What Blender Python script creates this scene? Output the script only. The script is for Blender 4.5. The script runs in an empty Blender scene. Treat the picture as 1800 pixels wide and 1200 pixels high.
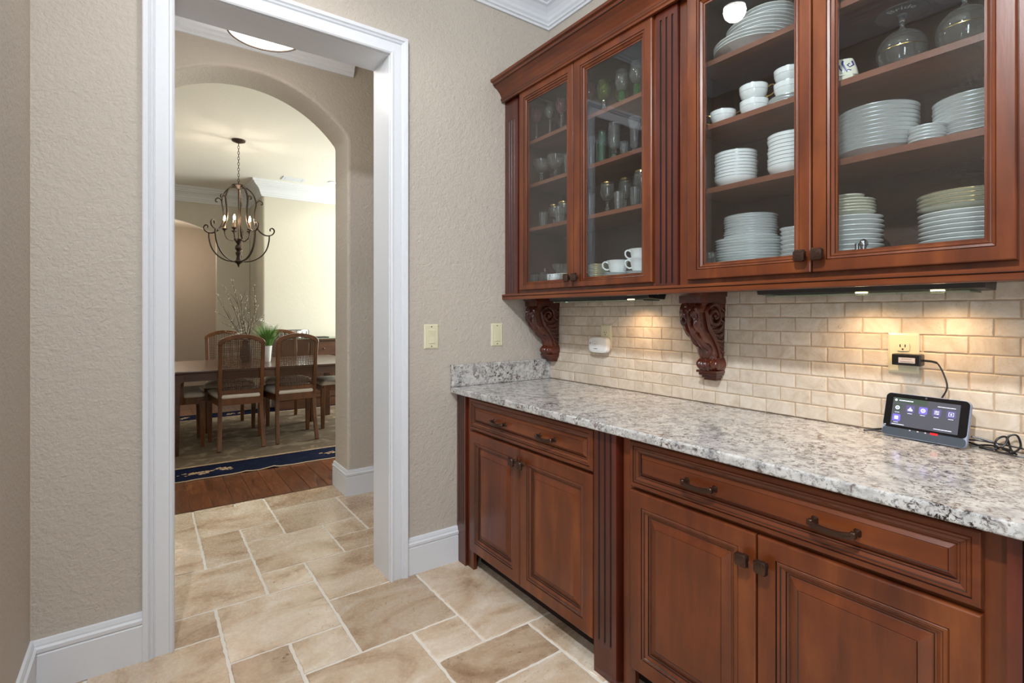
import bpy, bmesh, math, random
from mathutils import Vector, Matrix
R = math.radians
random.seed(7)
SC = bpy.context.scene
COL = SC.collection

# ------------------------------------------------------------ camera, world, light
cd = bpy.data.cameras.new('camera'); cam = bpy.data.objects.new('camera', cd); COL.objects.link(cam)
cam.location = (0, 0, 1.26); cam.rotation_euler = (R(90), 0, R(-35.5))
cd.sensor_width = 36; cd.lens = 18.04; cd.shift_y = -49/1800; cd.clip_start = 0.02
SC.camera = cam
SC.view_settings.view_transform = 'Standard'; SC.view_settings.look = 'None'
SC.view_settings.gamma = 1; SC.view_settings.use_curve_mapping = False
SC.view_settings.exposure = 0.0
wd = bpy.data.worlds.new('world'); SC.world = wd; wd.use_nodes = True
wd.node_tree.nodes['Background'].inputs[0].default_value = (0.86, 0.93, 1.0, 1)
wd.node_tree.nodes['Background'].inputs[1].default_value = 0.26

def lamp(name, kind, loc, power, color=(1, 1, 1), size=0.1, rot=(0, 0, 0), spot=None, blend=.5, size_y=None):
    l = bpy.data.lights.new(name, kind); l.energy = power; l.color = color
    if kind == 'AREA':
        l.size = size
        if size_y: l.shape = 'RECTANGLE'; l.size_y = size_y
        else: l.shape = 'DISK'
    else: l.shadow_soft_size = size
    if kind == 'SPOT': l.spot_size = R(spot or 120); l.spot_blend = blend
    o = bpy.data.objects.new(name, l); COL.objects.link(o); o.location = loc; o.rotation_euler = rot
    return o
COOL = (0.90, 0.95, 1.0); WARM = (1.0, 0.66, 0.36)
lamp('pantry_can_light', 'SPOT', (0.41, 1.68, 3.02), 19, (1, .98, .96), 0.06, spot=150)
lamp('pantry_can_light', 'SPOT', (0.45, -.55, 3.02), 20, (1, .98, .96), 0.06, spot=150)  # added second can light, out of view behind the camera
lamp('added_high_light', 'AREA', (-0.24, 0.25, 2.88), 56, COOL, 0.12, rot=(0, R(-52), R(12)))  # added area light without a fixture, throws the cabinet shadow line on the backsplash
lamp('added_kitchen_light', 'AREA', (-1.25, -1.1, 1.75), 26, COOL, 0.32, rot=(R(90), 0, R(-46)), size_y=1.5)  # added area light behind the camera for an assumed kitchen window, none built
lamp('hall_lamp_light', 'POINT', (0.506, 2.935, 2.60), 10, (1, .93, .84), 0.12)
lamp('hall_side_light', 'AREA', (-1.3, 3.0, 1.7), 10, COOL, 0.8, rot=(0, R(-90), 0), size_y=1.8)  # unseen cool area light just inside the closed left hall wall
lamp('assumed_dining_daylight', 'AREA', (3.85, 6.2, 1.7), 145, (.96, 1.0, .92), 2.2, rot=(0, R(90), 0), size_y=2.0)  # unseen area light set just inside the assumed dining room window
lamp('dining_can_light', 'SPOT', (2.15, 7.05, 3.02), 12, (1, .95, .8), 0.06, spot=140)
lamp('back_room_light', 'POINT', (0.3, 9.5, 2.2), 18, (1, .8, .62), 0.25)  # unseen point light without a fixture in the far room

# ------------------------------------------------------------ node helpers
def newmat(name):
    m = bpy.data.materials.new(name); m.use_nodes = True
    nt = m.node_tree; b = nt.nodes['Principled BSDF']
    return m, nt, b
def nd(nt, t, **kw):
    n = nt.nodes.new(t)
    for k, v in kw.items():
        if k == 'op': n.operation = v
        elif k == 'blend': n.data_type = 'RGBA'; n.blend_type = v
        else: n.inputs[k].default_value = v
    return n
def lk(nt, a, b): nt.links.new(a, b)
def coords(nt, scale=(1, 1, 1), src='pos', rnd=False):
    if src == 'pos': s = nd(nt, 'ShaderNodeNewGeometry').outputs['Position']
    else: s = nd(nt, 'ShaderNodeTexCoord').outputs['Object']
    if rnd:
        oi = nd(nt, 'ShaderNodeObjectInfo')
        mul = nd(nt, 'ShaderNodeMath', op='MULTIPLY'); lk(nt, oi.outputs['Random'], mul.inputs[0]); mul.inputs[1].default_value = 37.0
        add = nd(nt, 'ShaderNodeVectorMath', op='ADD'); lk(nt, s, add.inputs[0]); lk(nt, mul.outputs[0], add.inputs[1]); s = add.outputs[0]
    mp = nd(nt, 'ShaderNodeMapping'); mp.inputs['Scale'].default_value = scale; lk(nt, s, mp.inputs['Vector'])
    return mp.outputs[0]
def noise(nt, vec, scale, detail=4, rough=.5, dist=0):
    n = nd(nt, 'ShaderNodeTexNoise'); n.inputs['Scale'].default_value = scale; n.inputs['Detail'].default_value = detail
    n.inputs['Roughness'].default_value = rough; n.inputs['Distortion'].default_value = dist; lk(nt, vec, n.inputs['Vector'])
    return n.outputs['Fac']
def ramp(nt, fac, stops):
    r = nd(nt, 'ShaderNodeValToRGB'); e = r.color_ramp.elements
    while len(e) < len(stops): e.new(.5)
    for i, (p, c) in enumerate(stops):
        e[i].position = p; e[i].color = (*c, 1) if len(c) == 3 else c
    lk(nt, fac, r.inputs[0]); return r.outputs['Color']
def mixc(nt, fac, a, b, mode='MIX'):
    m = nd(nt, 'ShaderNodeMix', blend=mode)
    for v, i in ((fac, 0), (a, 6), (b, 7)):
        if isinstance(v, (int, float)): m.inputs[i].default_value = v
        elif isinstance(v, tuple): m.inputs[i].default_value = (*v, 1)
        else: lk(nt, v, m.inputs[i])
    return m.outputs[2]
def bump(nt, b, h, strength=.3, dist=.01):
    n = nd(nt, 'ShaderNodeBump'); n.inputs['Strength'].default_value = strength; n.inputs['Distance'].default_value = dist
    lk(nt, h, n.inputs['Height']); lk(nt, n.outputs[0], b.inputs['Normal'])
def s2l(r, g, b):
    f = lambda c: (c/255/12.92) if c/255 <= .04045 else ((c/255+.055)/1.055)**2.4
    return (f(r), f(g), f(b))

M = {}
def plain(key, col, rough=.5, metal=0, coat=0, emis=None, spec=None):
    m, nt, b = newmat(key); b.inputs['Base Color'].default_value = (*col, 1); b.inputs['Roughness'].default_value = rough
    b.inputs['Metallic'].default_value = metal; b.inputs['Coat Weight'].default_value = coat
    # faint procedural unevenness so that nothing is perfectly flat
    n = noise(nt, coords(nt, src='obj'), 60, 3)
    lk(nt, mixc(nt, n, tuple(c*.975 for c in col), tuple(min(1, c*1.02) for c in col)), b.inputs['Base Color'])
    if emis:
        b.inputs['Emission Color'].default_value = (*emis[0], 1); b.inputs['Emission Strength'].default_value = emis[1]
    M[key] = m; return m
def wallpaint(key, col, scale=95, st=.3):
    m, nt, b = newmat(key); v = coords(nt)
    big = noise(nt, v, 2.0, 2)
    lk(nt, mixc(nt, big, tuple(c*.97 for c in col), tuple(c*1.03 for c in col)), b.inputs['Base Color'])
    b.inputs['Roughness'].default_value = .62
    n1 = noise(nt, v, scale, 3, .5, .6); n2 = noise(nt, v, scale*.45, 2)
    add = nd(nt, 'ShaderNodeMath', op='ADD'); lk(nt, n1, add.inputs[0]); lk(nt, n2, add.inputs[1])
    bump(nt, b, add.outputs[0], st, .006); M[key] = m
wallpaint('wall_paint', s2l(193, 184, 173), 95, .6)
wallpaint('dining_paint', s2l(208, 203, 190), 80, .12)
wallpaint('ceiling_paint', s2l(240, 237, 228), 70, .12)
plain('trim_white', s2l(226, 230, 236), .32)
def woodmat(key, c1, c2, c3, scale, rough=.33, coat=.25):
    m, nt, b = newmat(key); v = coords(nt, scale)
    g = noise(nt, v, 5, 5, .55, .4); mot = noise(nt, coords(nt), 7, 3, .6)
    col = ramp(nt, g, [(.25, c1), (.55, c2), (.8, c3)])
    col = mixc(nt, .5, col, ramp(nt, mot, [(.3, (.62, .58, .56)), (.7, (1.12, 1.1, 1.05))]), 'MULTIPLY')
    lk(nt, col, b.inputs['Base Color']); b.inputs['Roughness'].default_value = rough
    b.inputs['Coat Weight'].default_value = coat; b.inputs['Coat Roughness'].default_value = .18
    fine = noise(nt, v, 40, 2); bump(nt, b, fine, .06, .002); M[key] = m
CH = (s2l(78, 33, 13), s2l(109, 52, 21), s2l(136, 74, 33))
woodmat('cherry_v', *CH, (3, 3, .45)); woodmat('cherry_h', *CH, (3, .45, 3))
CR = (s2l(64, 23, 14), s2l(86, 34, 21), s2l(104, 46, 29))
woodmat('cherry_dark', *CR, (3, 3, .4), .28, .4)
woodmat('corbel_wood', s2l(60, 22, 12), s2l(86, 34, 19), s2l(114, 54, 29), (2, 2, 2), .25, .6)
plain('glaze', s2l(34, 16, 12), .35, 0, .3)
woodmat('cabinet_inside', s2l(56, 36, 28), s2l(70, 46, 36), s2l(80, 54, 42), (3, .5, 3), .45, .1)
woodmat('shelf_edge', s2l(98, 56, 40), s2l(120, 72, 52), s2l(134, 84, 62), (3, .5, 3), .4, .1)
woodmat('chair_wood', s2l(76, 44, 22), s2l(108, 66, 33), s2l(138, 88, 48), (3, 3, .6), .35, .3)
woodmat('table_wood', s2l(60, 36, 24), s2l(84, 52, 35), s2l(106, 70, 49), (.5, 3, 3), .3, .5)
woodmat('plank_base', s2l(66, 34, 22), s2l(84, 44, 28), s2l(98, 54, 34), (4, .6, 4), .35, .3)
def plankmat():
    m, nt, b = newmat('plank'); v = coords(nt, (7, .9, 1), rnd=True)
    g = noise(nt, v, 6, 5, .6, 1.2)
    col = ramp(nt, g, [(.3, s2l(74, 40, 24)), (.55, s2l(116, 68, 40)), (.78, s2l(150, 96, 60))])
    oi = nd(nt, 'ShaderNodeObjectInfo')
    col = mixc(nt, .8, col, ramp(nt, oi.outputs['Random'], [(0, (.62, .58, .56)), (1, (1.15, 1.1, 1.05))]), 'MULTIPLY')
    lk(nt, col, b.inputs['Base Color']); b.inputs['Roughness'].default_value = .3; b.inputs['Coat Weight'].default_value = .3
    bump(nt, b, noise(nt, v, 14, 3), .15, .003); M['plank'] = m
plankmat()
def granite():
    m, nt, b = newmat('granite'); v = coords(nt)
    base = ramp(nt, noise(nt, v, 25, 5, .65), [(.32, s2l(138, 138, 140)), (.5, s2l(194, 193, 191)), (.7, s2l(214, 213, 210))])
    w = noise(nt, v, 7, 3, .5)
    tau = ramp(nt, noise(nt, v, 44, 5, .7, .8), [(.55, (0, 0, 0)), (.64, (1, 1, 1))])
    c = mixc(nt, tau, base, s2l(112, 100, 94))
    dk = nd(nt, 'ShaderNodeMath', op='MULTIPLY')
    d1 = ramp(nt, noise(nt, v, 84, 6, .75, .5), [(.52, (0, 0, 0)), (.58, (1, 1, 1))])
    lk(nt, d1, dk.inputs[0]); lk(nt, ramp(nt, w, [(.4, (.2, .2, .2)), (.6, (1, 1, 1))]), dk.inputs[1])
    c = mixc(nt, dk.outputs[0], c, s2l(44, 34, 34))
    br = nd(nt, 'ShaderNodeMath', op='MULTIPLY')
    lk(nt, ramp(nt, noise(nt, v, 26, 4, .6, 1.0), [(.6, (0, 0, 0)), (.68, (1, 1, 1))]), br.inputs[0])
    lk(nt, ramp(nt, noise(nt, v, 5, 2), [(.45, (0, 0, 0)), (.6, (1, 1, 1))]), br.inputs[1])
    c = mixc(nt, br.outputs[0], c, s2l(96, 68, 54))
    lk(nt, c, b.inputs['Base Color']); b.inputs['Roughness'].default_value = .12; M['granite'] = m
granite()
def travertine(key, dark, mid, light, sc, var, rough, pit=.25):
    m, nt, b = newmat(key); v = coords(nt, (1, 1, 1), rnd=True)
    v2 = coords(nt, (.8, 1.3, 1.3), rnd=True)
    cl = noise(nt, v2, sc, 10, .7, 1.1)
    col = ramp(nt, cl, [(.3, dark), (.47, mid), (.66, light)])
    oi = nd(nt, 'ShaderNodeObjectInfo')
    col = mixc(nt, 1.0, col, ramp(nt, oi.outputs['Random'], var), 'MULTIPLY')
    p = noise(nt, v, sc*26, 3, .6); lo = noise(nt, v, sc*1.7, 2)
    pm = nd(nt, 'ShaderNodeMath', op='MULTIPLY')
    lk(nt, ramp(nt, p, [(.62, (0, 0, 0)), (.70, (1, 1, 1))]), pm.inputs[0]); lk(nt, ramp(nt, lo, [(.45, (0, 0, 0)), (.7, (1, 1, 1))]), pm.inputs[1])
    col = mixc(nt, pm.outputs[0], col, tuple(c*.55 for c in dark))
    lk(nt, col, b.inputs['Base Color'])
    lk(nt, ramp(nt, p, [(.4, (rough,)*3), (.75, (min(1, rough+.35),)*3)]), b.inputs['Roughness'])
    inv = nd(nt, 'ShaderNodeMath', op='SUBTRACT'); inv.inputs[0].default_value = 1; lk(nt, pm.outputs[0], inv.inputs[1])
    bump(nt, b, inv.outputs[0], pit, .003); M[key] = m
travertine('floor_tile', s2l(150, 117, 90), s2l(205, 182, 156), s2l(229, 217, 200), 3.0,
           [(0, (.80, .76, .72)), (.35, (.98, .97, .96)), (1, (1.06, 1.06, 1.06))], .14, .4)
travertine('wall_tile', s2l(196, 180, 158), s2l(215, 202, 184), s2l(228, 219, 206), 9,
           [(0, (.90, .88, .86)), (1, (1.04, 1.03, 1.02))], .5, .5)
plain('grout', s2l(232, 226, 216), .9); plain('wall_grout', s2l(192, 168, 142), .9)
plain('porcelain', s2l(240, 243, 242), .16, 0, .4); plain('cream_china', s2l(228, 226, 208), .18, 0, .4)
plain('gold', s2l(206, 170, 100), .25, 1); plain('silver_line', s2l(150, 158, 164), .3, .6)
plain('bronze', s2l(92, 72, 62), .3, .9); plain('iron', s2l(62, 50, 42), .45, .7)
plain('ivory_plastic', s2l(222, 216, 186), .35); plain('slot_dark', s2l(60, 48, 36), .6)
plain('white_plastic', s2l(238, 238, 236), .35); plain('black_plastic', s2l(22, 22, 25), .35)
plain('slate_plastic', s2l(62, 72, 84), .45); plain('screen_black', s2l(14, 14, 18), .12)
plain('light_rim_plastic', s2l(150, 160, 182), .35)
plain('label_paper', s2l(214, 208, 212), .6); plain('ink', s2l(70, 66, 74), .6)
plain('screen_grey', s2l(60, 62, 70), .2, emis=(s2l(92, 94, 106), .55))
plain('screen_green', s2l(52, 64, 56), .2, emis=(s2l(72, 88, 78), .6))
plain('icon_purple', s2l(90, 84, 170), .2, emis=(s2l(112, 104, 190), .8))
plain('icon_dim', s2l(76, 74, 120), .2, emis=(s2l(86, 84, 124), .7))
plain('icon_white', s2l(200, 204, 240), .2, emis=(s2l(206, 210, 245), .9))
plain('button_red', s2l(220, 30, 36), .3, emis=(s2l(235, 30, 40), .8))
plain('lamp_glass', (1, 1, 1), .4, emis=((1, .97, .92), 5)); plain('can_glow', (1, 1, 1), .4, emis=((1, .97, .92), 9))
plain('bulb_glow', (1, .9, .7), .3, emis=((1, .74, .45), 70)); plain('led_glow', (1, .9, .7), .3, emis=((1, .74, .40), 14))
plain('candle_sleeve', s2l(210, 170, 130), .5); plain('wire_white', s2l(220, 215, 205), .5)
plain('seat_fabric', s2l(218, 210, 197), .85); plain('cane', s2l(84, 58, 40), .6)
plain('leaf_green', s2l(122, 160, 84), .5); plain('leaf_dark', s2l(84, 128, 62), .5); plain('petal', s2l(236, 236, 228), .6)
plain('twig', s2l(78, 60, 50), .8); plain('bud', s2l(206, 194, 178), .9)
plain('blue_glaze', s2l(36, 44, 130), .25, 0, .3); plain('steel', s2l(190, 192, 196), .2, 1)
plain('toe_dark', s2l(40, 20, 14), .7); plain('vent_shadow', s2l(84, 88, 92), .8)
plain('fringe', s2l(206, 186, 158), .9); plain('dark_cloth', s2l(50, 40, 36), .7)
def glassmat(key, col, rough=0.0, ior=1.6, cut=.03):
    m = bpy.data.materials.new(key); m.use_nodes = True; nt = m.node_tree; nt.nodes.clear()
    o = nd(nt, 'ShaderNodeOutputMaterial'); g = nd(nt, 'ShaderNodeBsdfGlass'); g.inputs['Roughness'].default_value = rough
    g.inputs['IOR'].default_value = ior
    n = noise(nt, coords(nt, src='obj'), 30, 2)
    lk(nt, mixc(nt, n, tuple(c*.97 for c in col), col), g.inputs['Color'])
    df = nd(nt, 'ShaderNodeBsdfDiffuse'); df.inputs[0].default_value = (*col, 1); x = nd(nt, 'ShaderNodeMixShader'); x.inputs[0].default_value = cut
    lk(nt, g.outputs[0], x.inputs[1]); lk(nt, df.outputs[0], x.inputs[2]); lk(nt, x.outputs[0], o.inputs[0]); M[key] = m
glassmat('clear_glass', (.97, .98, .98)); glassmat('green_glass', (.55, .95, .55)); glassmat('olive_glass', (.72, .86, .38))
glassmat('ruby_glass', (.95, .62, .62)); glassmat('sea_glass', (.80, .95, .88)); glassmat('sideboard_glass', (.86, .95, .9))
def panemat():
    m = bpy.data.materials.new('pane_glass'); m.use_nodes = True; nt = m.node_tree; nt.nodes.clear()
    o = nd(nt, 'ShaderNodeOutputMaterial'); t = nd(nt, 'ShaderNodeBsdfTransparent'); t.inputs[0].default_value = (.93, .95, .95, 1)
    g = nd(nt, 'ShaderNodeBsdfGlossy'); g.inputs['Roughness'].default_value = .01
    # Schlick reflectance of each face of the pane: .04 + .96 (1-cos)^5, with a faint procedural unevenness
    lw = nd(nt, 'ShaderNodeLayerWeight'); lw.inputs[0].default_value = .5
    pw = nd(nt, 'ShaderNodeMath', op='POWER'); lk(nt, lw.outputs['Facing'], pw.inputs[0]); pw.inputs[1].default_value = 5
    n = noise(nt, coords(nt), 9, 2); k = nd(nt, 'ShaderNodeMapRange'); k.inputs[3].default_value = .066; k.inputs[4].default_value = .074
    lk(nt, n, k.inputs[0])
    mu = nd(nt, 'ShaderNodeMath', op='MULTIPLY_ADD'); mu.use_clamp = True; mu.inputs[1].default_value = .955
    lk(nt, pw.outputs[0], mu.inputs[0]); lk(nt, k.outputs[0], mu.inputs[2])
    x = nd(nt, 'ShaderNodeMixShader'); lk(nt, mu.outputs[0], x.inputs[0]); lk(nt, t.outputs[0], x.inputs[1]); lk(nt, g.outputs[0], x.inputs[2])
    lk(nt, x.outputs[0], o.inputs[0]); M['pane_glass'] = m
panemat()
def rugmat(key, base, blot, sc, lo, hi):
    m, nt, b = newmat(key); v = coords(nt)
    n = noise(nt, v, sc, 4, .6, .5)
    wear = noise(nt, coords(nt, (1, 3.5, 1)), 4, 5, .7)
    c = mixc(nt, ramp(nt, n, [(lo, (0, 0, 0)), (hi, (1, 1, 1))]), base, blot)
    c = mixc(nt, .6, c, ramp(nt, wear, [(.3, (.7, .68, .66)), (.7, (1.15, 1.15, 1.12))]), 'MULTIPLY')
    lk(nt, c, b.inputs['Base Color']); b.inputs['Roughness'].default_value = .95; b.inputs['Specular IOR Level'].default_value = .08
    bump(nt, b, noise(nt, v, 240, 2), .3, .004); M[key] = m
rugmat('rug_field', s2l(104, 91, 77), s2l(136, 122, 105), 6, .5, .64)
rugmat('rug_navy', s2l(10, 17, 42), s2l(16, 25, 54), 14, .5, .6)
rugmat('rug_motif', s2l(176, 150, 122), s2l(120, 110, 108), 30, .55, .6)

# ------------------------------------------------------------ mesh builder
def cr(pts, n=6):
    """smooth curve through points"""
    P = [Vector(p) for p in pts]; out = []
    for i in range(len(P)-1):
        p0 = P[max(i-1, 0)]; p1 = P[i]; p2 = P[i+1]; p3 = P[min(i+2, len(P)-1)]
        for k in range(n):
            t = k/n
            out.append(.5*((2*p1)+(p2-p0)*t+(2*p0-5*p1+4*p2-p3)*t*t+(3*p1-p0-3*p2+p3)*t**3))
    out.append(P[-1]); return out
class MB:
    def __init__(s): s.v = []; s.f = []; s.m = []; s.sm = []
    def add(s, vs, fs, mat=0, smooth=False):
        o = len(s.v); s.v += [Vector(v) for v in vs]
        for i, f in enumerate(fs):
            s.f.append([o+k for k in f]); s.m.append(mat[i] if isinstance(mat, list) else mat); s.sm.append(smooth)
        return s
    def box(s, x0, x1, y0, y1, z0, z1, mat=0):
        v = [(x, y, z) for x in (x0, x1) for y in (y0, y1) for z in (z0, z1)]
        return s.add(v, [(0, 1, 3, 2), (4, 6, 7, 5), (0, 4, 5, 1), (2, 3, 7, 6), (0, 2, 6, 4), (1, 5, 7, 3)], mat)
    def prism(s, poly, a0, a1, f, mat=0, smooth=False):
        """poly 2D, extruded a0..a1, f(u,v,a)->xyz"""
        n = len(poly); v = [f(u, w, a0) for u, w in poly]+[f(u, w, a1) for u, w in poly]
        s.add(v, [(i, (i+1) % n, n+(i+1) % n, n+i) for i in range(n)], mat, smooth)
        return s.add(v, [tuple(range(n))[::-1], tuple(range(n, 2*n))], mat)
    def sweep(s, prof, path, f, closed=False, mat=0, flip=False):
        """prof [(off,h)] closed outline, path 2D points mitred, f(px,py,h)->xyz"""
        P = [Vector(p) for p in path]; n = len(P); rows = []
        for i in range(n):
            a = P[i-1] if (i > 0 or closed) else None; c = P[(i+1) % n] if (i < n-1 or closed) else None
            d1 = (P[i]-a).normalized() if a is not None else None; d2 = (c-P[i]).normalized() if c is not None else None
            d1 = d1 or d2; d2 = d2 or d1
            n1 = Vector((-d1.y, d1.x)); n2 = Vector((-d2.y, d2.x)); mm = (n1+n2)
            mm = mm/ max(.2, mm.dot(n1)) if mm.length > 1e-6 else n1
            if flip: mm = -mm
            rows.append([f(P[i].x+mm.x*o, P[i].y+mm.y*o, h) for o, h in prof])
        k = len(prof); v = [q for r in rows for q in r]; fs = []
        for i in range(n if closed else n-1):
            j = (i+1) % n
            for a in range(k):
                b = (a+1) % k; fs.append((i*k+a, i*k+b, j*k+b, j*k+a))
        if not closed: fs += [tuple(range(k))[::-1], tuple((n-1)*k+a for a in range(k))]
        return s.add(v, fs, mat)
    def lathe(s, prof, seg=24, c=(0, 0, 0), mat=0, rib=0, nrib=0, smooth=True, mats=None, sx=1, sy=1):
        v = []; fs = []; ms = []; k = len(prof)
        for i in range(seg):
            t = 2*math.pi*i/seg; rr = 1+rib*math.cos(nrib*t)
            for r, z in prof: v.append((c[0]+r*rr*math.cos(t)*sx, c[1]+r*rr*math.sin(t)*sy, c[2]+z))
        for i in range(seg):
            j = (i+1) % seg
            for a in range(k-1):
                fs.append((i*k+a, j*k+a, j*k+a+1, i*k+a+1)); ms.append(mats[a] if mats else mat)
        return s.add(v, fs, ms, smooth)
    def tube(s, pts, r, seg=8, mat=0, smooth=True, caps=True):
        P = [Vector(p) for p in pts]; n = len(P); rr = r if isinstance(r, (list, tuple)) else [r]*n
        t = (P[1]-P[0]).normalized(); up = Vector((0, 0, 1)) if abs(t.z) < .9 else Vector((1, 0, 0))
        u = t.cross(up).normalized(); v = []; fs = []
        for i in range(n):
            t = (P[min(i+1, n-1)]-P[max(i-1, 0)]).normalized()
            u = (u-t*u.dot(t)).normalized(); w = t.cross(u)
            for k in range(seg):
                a = 2*math.pi*k/seg; v.append(P[i]+(u*math.cos(a)+w*math.sin(a))*rr[i])
        for i in range(n-1):
            for k in range(seg):
                j = (k+1) % seg; fs.append((i*seg+k, i*seg+j, (i+1)*seg+j, (i+1)*seg+k))
        s.add(v, fs, mat, smooth)
        if caps: s.add(v, [tuple(range(seg))[::-1], tuple((n-1)*seg+k for k in range(seg))], mat)
        return s
    def bar(s, pts, side, w, h, mat=0):
        """rectangular section swept along pts; side = constant axis of width w"""
        P = [Vector(p) for p in pts]; S = Vector(side); n = len(P); v = []; fs = []
        ww = w if isinstance(w, (list, tuple)) else [w]*n; hh = h if isinstance(h, (list, tuple)) else [h]*n
        for i in range(n):
            t = (P[min(i+1, n-1)]-P[max(i-1, 0)]).normalized(); q = t.cross(S).normalized()
            for a, b in ((-1, -1), (1, -1), (1, 1), (-1, 1)): v.append(P[i]+S*(a*ww[i]/2)+q*(b*hh[i]/2))
        for i in range(n-1):
            for k in range(4):
                j = (k+1) % 4; fs.append((i*4+k, i*4+j, (i+1)*4+j, (i+1)*4+k))
        fs += [(3, 2, 1, 0), tuple((n-1)*4+k for k in range(4))]
        return s.add(v, fs, mat)
    def loft(s, rings, mat=0, smooth=True, cap=True):
        k = len(rings[0]); v = [p for r in rings for p in r]; fs = []
        for i in range(len(rings)-1):
            for a in range(k):
                b = (a+1) % k; fs.append((i*k+a, i*k+b, (i+1)*k+b, (i+1)*k+a))
        s.add(v, fs, mat, smooth)
        if cap: s.add(v, [tuple(range(k))[::-1], tuple((len(rings)-1)*k+a for a in range(k))], mat, smooth)
        return s
    def blob(s, c, rx, ry=None, rz=None, mat=0, rows=6, seg=8):
        ry = ry or rx; rz = rz or rx
        rings = []
        for i in range(1, rows):
            a = math.pi*i/rows-math.pi/2
            rings.append([(c[0]+rx*math.cos(a)*math.cos(2*math.pi*k/seg), c[1]+ry*math.cos(a)*math.sin(2*math.pi*k/seg), c[2]+rz*math.sin(a)) for k in range(seg)])
        return s.loft(rings, mat)
    def build(s, name, mats, parent=None, world=True, origin=None, bev=0, seg=2, angle=35, me_only=False):
        if not isinstance(mats, (list, tuple)): mats = [mats]
        if world:
            if parent is not None:
                r = parent
                while r.parent: r = r.parent
                o = Vector(r.location)
            elif origin is not None: o = Vector(origin)
            else:
                xs = [v.x for v in s.v]; ys = [v.y for v in s.v]; zs = [v.z for v in s.v]
                o = Vector(((min(xs)+max(xs))/2, (min(ys)+max(ys))/2, min(zs)))
        else: o = Vector((0, 0, 0))
        me = bpy.data.meshes.new(name); me.from_pydata([v-o for v in s.v], [], s.f)
        for m in mats: me.materials.append(M[m])
        me.polygons.foreach_set('material_index', s.m); me.polygons.foreach_set('use_smooth', s.sm)
        bm = bmesh.new(); bm.from_mesh(me); bmesh.ops.remove_doubles(bm, verts=bm.verts, dist=1e-6); bmesh.ops.recalc_face_normals(bm, faces=bm.faces)
        if bev:
            es = [e for e in bm.edges if len(e.link_faces) == 2 and e.calc_face_angle(0) > R(angle)]
            bmesh.ops.bevel(bm, geom=es, offset=bev, segments=seg, profile=.5, affect='EDGES', clamp_overlap=True)
        bm.to_mesh(me); bm.free()
        if any(s.sm) and not bev: me.set_sharp_from_angle(angle=R(42))
        if me_only: return me
        ob = bpy.data.objects.new(name, me); COL.objects.link(ob)
        if parent is not None: ob.parent = parent
        elif world: ob.location = o
        return ob
def tag(o, label=None, cat=None, group=None, kind=None):
    if label: o['label'] = label
    if cat: o['category'] = cat
    if group: o['group'] = group
    if kind: o['kind'] = kind
    return o
def empty(name, loc, label=None, cat=None, group=None, kind=None, rz=0):
    o = bpy.data.objects.new(name, None); COL.objects.link(o); o.location = loc; o.rotation_euler[2] = rz; o.empty_display_size = .05
    return tag(o, label, cat, group, kind)
def copy_tree(o, parent=None):
    c = o.copy(); COL.objects.link(c)
    if parent is not None: c.parent = parent
    for ch in list(o.children): copy_tree(ch, c)
    return c
def struct(o, label): return tag(o, label, None, None, 'structure')

# ------------------------------------------------------------ the setting
D, W, LW, CE = 2.307, 1.91, -0.312, 3.05           # end wall, cabinet wall, near left wall, ceiling
YA, YB = 3.552, 3.852                               # arch wall faces
XY = lambda x, y, h: (x, y, h)
# end wall with the doorway
b = MB(); b.box(LW-.15, .085, D, 2.507, 0, CE); b.box(.936, 3.0, D, 2.507, 0, CE); b.box(.085, .936, D, 2.507, 2.482, CE)
struct(b.build('wall_end', 'wall_paint'), 'beige textured wall around the white cased doorway')
b = MB(); b.box(W, W+.15, -1.6, D, 0, CE); wall_right = struct(b.build('wall_right', 'wall_grout'), 'wall behind the cabinets with its stone backsplash')
b = MB(); b.box(LW-.15, LW, .35, D, 0, CE); struct(b.build('wall_left', 'wall_paint'), 'beige textured wall at the left edge beside the doorway')  # ends early, leaving an added opening for the added kitchen light
b = MB(); b.box(LW-.15, W+.15, -1.6, D+.2, CE, CE+.1); struct(b.build('ceiling', 'ceiling_paint'), 'white ceiling over the cabinets')
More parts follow.
